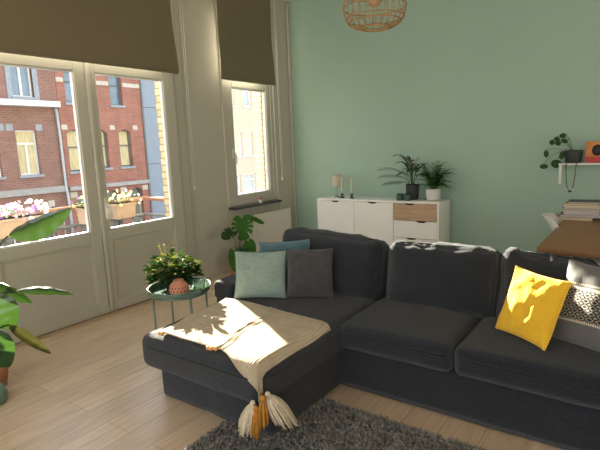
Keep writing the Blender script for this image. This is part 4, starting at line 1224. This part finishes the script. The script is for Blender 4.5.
# ------------------------------------------------------------------ balcony
bm = BM(); box(bm, -5.10, WX-.29, .6, 3.80, -.22, -.05); struct('balcony_slab', bm, M['stone'])
root = empty('balcony_railing', (-5.0, 2.2, -.05), 'balcony railing with weathered wooden handrail and arched ironwork', 'railing')
bm = BM(); box(bm, -5.04, -4.96, .7, 3.70, .925, .965, .006); build('handrail', bm, M['railwood'], root)
bm = BM(); box(bm, -4.96, WX-.30, 3.62, 3.70, .925, .965, .006); build('handrail', bm, M['railwood'], root)
bm = BM(); box(bm, -5.02, -4.98, .7, 3.68, .74, .765, .003); box(bm, -4.98, WX-.30, 3.64, 3.68, .74, .765, .003); box(bm, -5.015, -4.985, .7, 3.68, .02, .045, .003); box(bm, -4.98, WX-.30, 3.645, 3.675, .02, .045); build('iron_rail', bm, M['iron'], root)
y = .72; k = 0
while y < 3.70:
    bm = BM(); tube(bm, [(-5.0, y, -.05), (-5.0, y, .93 if k % 8 == 0 else .75)], .011 if k % 8 == 0 else .007, n=6)
    if y+.12 < 3.70:
        tube(bm, [V((-5.0, y+.06-.06*math.cos(PI*i/8), .68+.06*math.sin(PI*i/8))) for i in range(9)], .006, n=5)
    build('baluster', bm, M['iron'], root); y += .12; k += 1
for x in (-4.88, -4.76, -4.64, -4.52):
    bm = BM(); tube(bm, [(x, 3.66, -.05), (x, 3.66, .75)], .007, n=6); tube(bm, [V((x-.06*math.cos(PI*i/8)-.06+.0, 3.66, .68+.06*math.sin(PI*i/8))) for i in range(9)], .006, n=5); build('baluster', bm, M['iron'], root)
def planter(y0, y1, label, flowers, n, seed, z0=.77, hgt=.17):
    cy = (y0+y1)/2; x0, x1 = -4.95, -4.77
    root = empty('balcony_planter', ((x0+x1)/2, cy, z0), label, 'planter', 'planters hung on the balcony rail')
    bm = BM(); vs = box(bm, x0, x1, y0, y1, z0, z0+hgt, 0)
    for v in vs:
        if v.co.z < z0+.01: v.co.x = (x0+x1)/2 + (v.co.x-(x0+x1)/2)*.78; v.co.y = cy+(v.co.y-cy)*.93
    box(bm, x0-.008, x1+.008, y0-.008, y1+.008, z0+hgt-.025, z0+hgt, .004)
    build('trough', bm, M['planter'], root, smooth=False)
    bm = BM(); box(bm, x0+.01, x1-.01, y0+.01, y1-.01, z0+hgt, z0+hgt+.008); build('soil', bm, M['soil'], root)
    bm = BM()
    for q in (y0+.05, y1-.05): tube(bm, [(x1, q, z0+.05), (x1-.0, q, z0), (x0-.01, q, z0-.004), (-4.985, q, z0+.1), (-4.985, q, .93)], .004, n=5)
    build('hook', bm, M['iron'], root)
    rnd = random.Random(seed); b1 = BM()
    for k in range(n):
        yy = rnd.uniform(y0-.03, y1+.03); xx = rnd.uniform(x0-.03, x1+.04); zz = z0+hgt+rnd.uniform(-.01, .10)
        a = rnd.uniform(0, 2*PI); d = V((math.cos(a), math.sin(a), rnd.uniform(-.3, .6)))*rnd.uniform(.03, .055)
        leaf(b1, (xx, yy, zz), V((xx, yy, zz))+d, .022, n=4)
    build('foliage', b1, M['fern'], root)
    for (fm, cnt, fr_) in flowers:
        b1 = BM()
        for k in range(cnt):
            yy = rnd.uniform(y0-.05, y1+.05); xx = rnd.uniform(x0-.03, x1+.06); zz = z0+hgt+rnd.uniform(-.02, .14)
            nrm = V((rnd.uniform(.2, 1), rnd.uniform(-.7, .5), rnd.uniform(-.1, .8))).normalized(); u_ = nrm.orthogonal().normalized(); v_ = nrm.cross(u_); c = V((xx, yy, zz)); rr = fr_*rnd.uniform(.8, 1.2)
            cen = b1.verts.new(c-nrm*rr*.35); ring = [b1.verts.new(c+(u_*math.cos(2*PI*i/10)+v_*math.sin(2*PI*i/10))*rr*(1 if i % 2 else .8)) for i in range(10)]
            for i in range(10): b1.faces.new((cen, ring[i], ring[(i+1) % 10]))
        build('flowers', b1, M[fm], root)
planter(1.62, 2.33, 'long beige trough of white and violet petunias on the balcony rail', [('petal_w', 90, .026), ('petal_v', 22, .026), ('petal_p', 35, .024)], 160, 3)
planter(2.76, 2.96, 'small beige planter with pale yellow flowers seen through the left door', [('petal_y', 26, .018), ('petal_v', 5, .015)], 90, 5)
planter(3.13, 3.38, 'small beige planter with cream flowers nearest the balcony corner', [('petal_y', 30, .022), ('petal_w', 10, .02)], 80, 6)

# ------------------------------------------------------------------ street and houses
bm = BM(); box(bm, -60, WX-.30, -30, 60, -4.3, -4.1); struct('street', bm, M['asphalt'])
FX = -16.0
def house(nm, y0, y1, zt, m, holes, label, wins, extras=None, depth=7):
    root = empty(nm, (FX-depth/2, (y0+y1)/2, -4.1), label, 'building')
    bm = BM(); holes_wall(bm, 'x', FX-.35, FX, y0, y1, -4.1, zt, holes); box(bm, FX-depth, FX-.6, y0, y1, -4.1, zt-.1)
    o = build('facade', bm, m, root, smooth=False)
    bm = BM(); box(bm, FX-depth-.1, FX+.12, y0, y1, zt, zt+.12, .01); build('roof_cornice', bm, M['stone'], root, smooth=False)
    for (a, b, c, d, fm, kind, gm) in wins:
        f = BM(); fx0, fx1 = FX-.20, FX-.12; w = .05
        frame_rect(f, 'x', fx0, fx1, a, b, c, d, w, 0)
        if kind == 'double': box(f, fx0, fx1, (a+b)/2-.035, (a+b)/2+.035, c+w, d-w)
        if kind == 'tee': zc = c+(d-c)*.70; box(f, fx0, fx1, a+w, b-w, zc-.03, zc+.03); box(f, fx0, fx1, (a+b)/2-.03, (a+b)/2+.03, c+w, zc-.03)
        if kind == 'cross': zc = c+(d-c)*.66; box(f, fx0, fx1, a+w, b-w, zc-.025, zc+.025)
        if kind == 'arch':
            zc = c+(d-c)*.58; box(f, fx0, fx1, a+w, b-w, zc-.025, zc+.025)
        fo = build('window', f, M[fm], root, smooth=False)
        g = BM(); box(g, FX-.175, FX-.165, a+w, b-w, c+w, d-w); build('pane', g, M[gm], fo, smooth=False)
        if kind == 'arch':   # segmental brick arch filling the top corners
            g = BM(); n = 10; cy = (a+b)/2; hw = (b-a)/2; rise = .13
            for i in range(n):
                s0, s1 = -1+2*i/n, -1+2*(i+1)/n
                q0, q1 = d-rise*(s0*s0), d-rise*(s1*s1)
                vs = [g.verts.new(V((FX-.001, cy+hw*s, z))) for s, z in ((s0, q0), (s1, q1), (s1, d+.001), (s0, d+.001))]
                vb = [g.verts.new(V((FX-.2, cy+hw*s, z))) for s, z in ((s0, q0), (s1, q1), (s1, d+.001), (s0, d+.001))]
                try: g.faces.new(vs); g.faces.new((vs[0], vb[0], vb[1], vs[1]))
                except ValueError: pass
            build('arch_bricks', g, m, fo, smooth=False)
        g = BM(); box(g, FX-.2, FX+.07, a-.06, b+.06, c-.08, c, .005); build('sill', g, M['bluestone'], fo, smooth=False)
    if extras: extras(root)
    return root
hA = [(7.33, 7.98, 3.36, 4.42, 'pvc', 'double', 'pane'), (7.26, 7.90, .93, 2.34, 'pvc', 'tee', 'curtain'), (6.02, 6.74, .93, 2.34, 'pvc', 'tee', 'pane'), (5.9, 6.55, 3.36, 4.42, 'pvc', 'double', 'pane'), (7.55, 8.15, -1.6, -.05, 'pvc', 'cross', 'pane_dark'), (6.1, 6.9, -1.6, -.05, 'pvc', 'cross', 'pane_dark'), (4.6, 5.2, .93, 2.34, 'pvc', 'tee', 'pane')]
def exA(root):
    bm = BM(); box(bm, FX-.05, FX+.35, 3, 8.62, 3.06, 3.24, .01); build('ledge', bm, M['pvc'], root, smooth=False, label='white painted ledge')
    for (a, b) in ((7.18, 7.33), (7.98, 8.14)):
        bm = BM(); box(bm, FX-.05, FX+.03, a, b, 3.24, 4.6, .004); build('shutter', bm, M['bluestone'], root, smooth=False)
    bm = BM(); box(bm, FX, FX+.10, 3, 8.6, .30, .50, .01); build('stone_band', bm, M['stone'], root, smooth=False)
    bm = BM()
    for y in (7.12, 8.02, 6.86): box(bm, FX-.01, FX+.015, y-.12, y+.08, 2.32, 2.52)
    build('lintel_blocks', bm, M['bluestone'], root, smooth=False)
    bm = BM(); box(bm, FX-.01, FX+.02, 8.0, 8.2, -.15, .05); build('lintel_blocks', bm, M['palestone'], root, smooth=False)
    bm = BM(); tube(bm, [(FX+.08, 8.55, 3.06), (FX+.08, 8.60, 2.9), (FX+.08, 8.62, 2.0), (FX+.08, 8.62, .4), (FX+.14, 8.62, .2), (FX+.14, 8.66, -4.0)], .05, n=8); build('drainpipe', bm, M['zinc'], root)
house('brick_house', 2.0, 8.72, 4.86, M['brickA'], [(a, b, c, d) for a, b, c, d, *_ in hA], 'brown red brick house with white ledge and white window frames across the street', hA, exA)
hB = [(9.02, 9.52, 3.26, 4.32, 'darkframe', 'cross', 'pane'), (10.70, 11.20, 3.24, 4.32, 'darkframe', 'cross', 'pane'), (8.90, 9.52, .95, 2.36, 'darkframe', 'arch', 'curtain'), (9.86, 10.42, 1.0, 2.36, 'darkframe', 'arch', 'curtain'), (10.88, 11.40, 1.0, 2.36, 'darkframe', 'arch', 'curtain'), (9.0, 9.6, -1.3, .18, 'darkframe', 'arch', 'pane_dark'), (10.1, 10.7, -1.3, .18, 'darkframe', 'arch', 'pane_dark'), (11.15, 11.70, -1.3, .18, 'darkframe', 'arch', 'pane_dark')]
def exB(root):
    bm = BM(); box(bm, FX, FX+.14, 8.74, 11.98, .30, .44, .01); build('stone_band', bm, M['stone'], root, smooth=False)
    bm = BM()
    for (a, b) in ((8.74, 8.98), (9.56, 10.66), (11.24, 11.98)): box(bm, FX-.01, FX+.015, a, b, 3.92, 4.06)
    build('pale_band', bm, M['palestone'], root, smooth=False)
    bm = BM()
    for y in (8.84, 9.66, 10.64, 11.62): box(bm, FX-.01, FX+.02, y-.1, y+.1, 2.36, 2.52)
    for y in (8.9, 10.0, 10.85, 11.82): box(bm, FX-.01, FX+.02, y-.12, y+.12, .06, .24)
    build('lintel_blocks', bm, M['palestone'], root, smooth=False)
house('brick_house', 8.73, 11.99, 4.86, M['brickB'], [(a, b, c, d) for a, b, c, d, *_ in hB], 'bright red brick house with arched grey windows across the street', hB, exB)
root = empty('clad_building', (FX-3, 13.7, -4.1), 'narrow building with blue grey cladding right of the bright brick house', 'building')
bm = BM()
for (z0, z1) in ((-4.1, -1.2), (-1.18, 1.02), (1.04, 3.2), (3.22, 4.84)): box(bm, FX-.06, FX+.0, 12.06, 15.4, z0, z1, .004)
build('cladding_panel', bm, M['cladding'], root, smooth=False)
bm = BM(); box(bm, FX-7, FX-.061, 12.0, 15.4, -4.1, 4.8); build('core', bm, M['darkframe'], root, smooth=False)
bm = BM(); box(bm, FX-.05, FX+.05, 11.995, 12.06, -4.1, 4.84); build('corner_trim', bm, M['darkframe'], root, smooth=False)
hC = [(16.70, 17.25, 3.50, 4.6, 'pvc', 'cross', 'pane'), (17.85, 18.5, 3.50, 4.6, 'pvc', 'cross', 'pane'), (16.4, 17.0, 1.15, 2.25, 'pvc', 'cross', 'curtain'), (17.08, 17.65, 1.15, 2.25, 'pvc', 'cross', 'curtain'), (17.73, 18.4, 1.15, 2.25, 'pvc', 'cross', 'curtain'), (16.5, 17.4, -.6, .25, 'pvc', 'cross', 'pane'), (17.5, 18.5, -.6, .25, 'pvc', 'cross', 'pane')]
house('beige_house', 15.42, 22, 4.86, M['beigewall'], [(a, b, c, d) for a, b, c, d, *_ in hC], 'beige rendered house with white windows seen through the small window', hC)

# ------------------------------------------------------------------ light
w = bpy.data.worlds.new('sky'); SC.world = w; w.use_nodes = True; nt = w.node_tree; N = nt.nodes; L = nt.links
bg = N['Background']
tc = N.new('ShaderNodeTexCoord'); sx = N.new('ShaderNodeSeparateXYZ'); L.new(tc.outputs['Generated'], sx.inputs[0])
cr = N.new('ShaderNodeValToRGB')
cr.color_ramp.elements[0].position = .0; cr.color_ramp.elements[0].color = (.98, .93, .80, 1)
cr.color_ramp.elements[1].position = .9; cr.color_ramp.elements[1].color = (.42, .56, .88, 1)
e = cr.color_ramp.elements.new(.25); e.color = (.88, .88, .85, 1)
L.new(sx.outputs['Z'], cr.inputs[0]); L.new(cr.outputs[0], bg.inputs[0]); bg.inputs[1].default_value = 1.5
sun = bpy.data.lights.new('sun', 'SUN'); so = bpy.data.objects.new('sun', sun); COL.objects.link(so)
sun.energy = 33.0; sun.angle = math.radians(.6); sun.color = (1.0, .90, .74)
kk = -.54; sl = math.tan(math.radians(17.5))*math.hypot(1, kk)
dvec = V((1, kk, -sl)).normalized()          # travelling direction
so.rotation_euler = dvec.to_track_quat('-Z', 'Y').to_euler()
so.location = (-10, 8, 8)

SC.view_settings.view_transform = 'Standard'; SC.view_settings.look = 'None'; SC.view_settings.gamma = 1.0; SC.view_settings.use_curve_mapping = False
SC.view_settings.exposure = 0.78
SC.cycles.use_denoising = True
SC.cycles.max_bounces = 10; SC.cycles.diffuse_bounces = 6; SC.cycles.transparent_max_bounces = 16
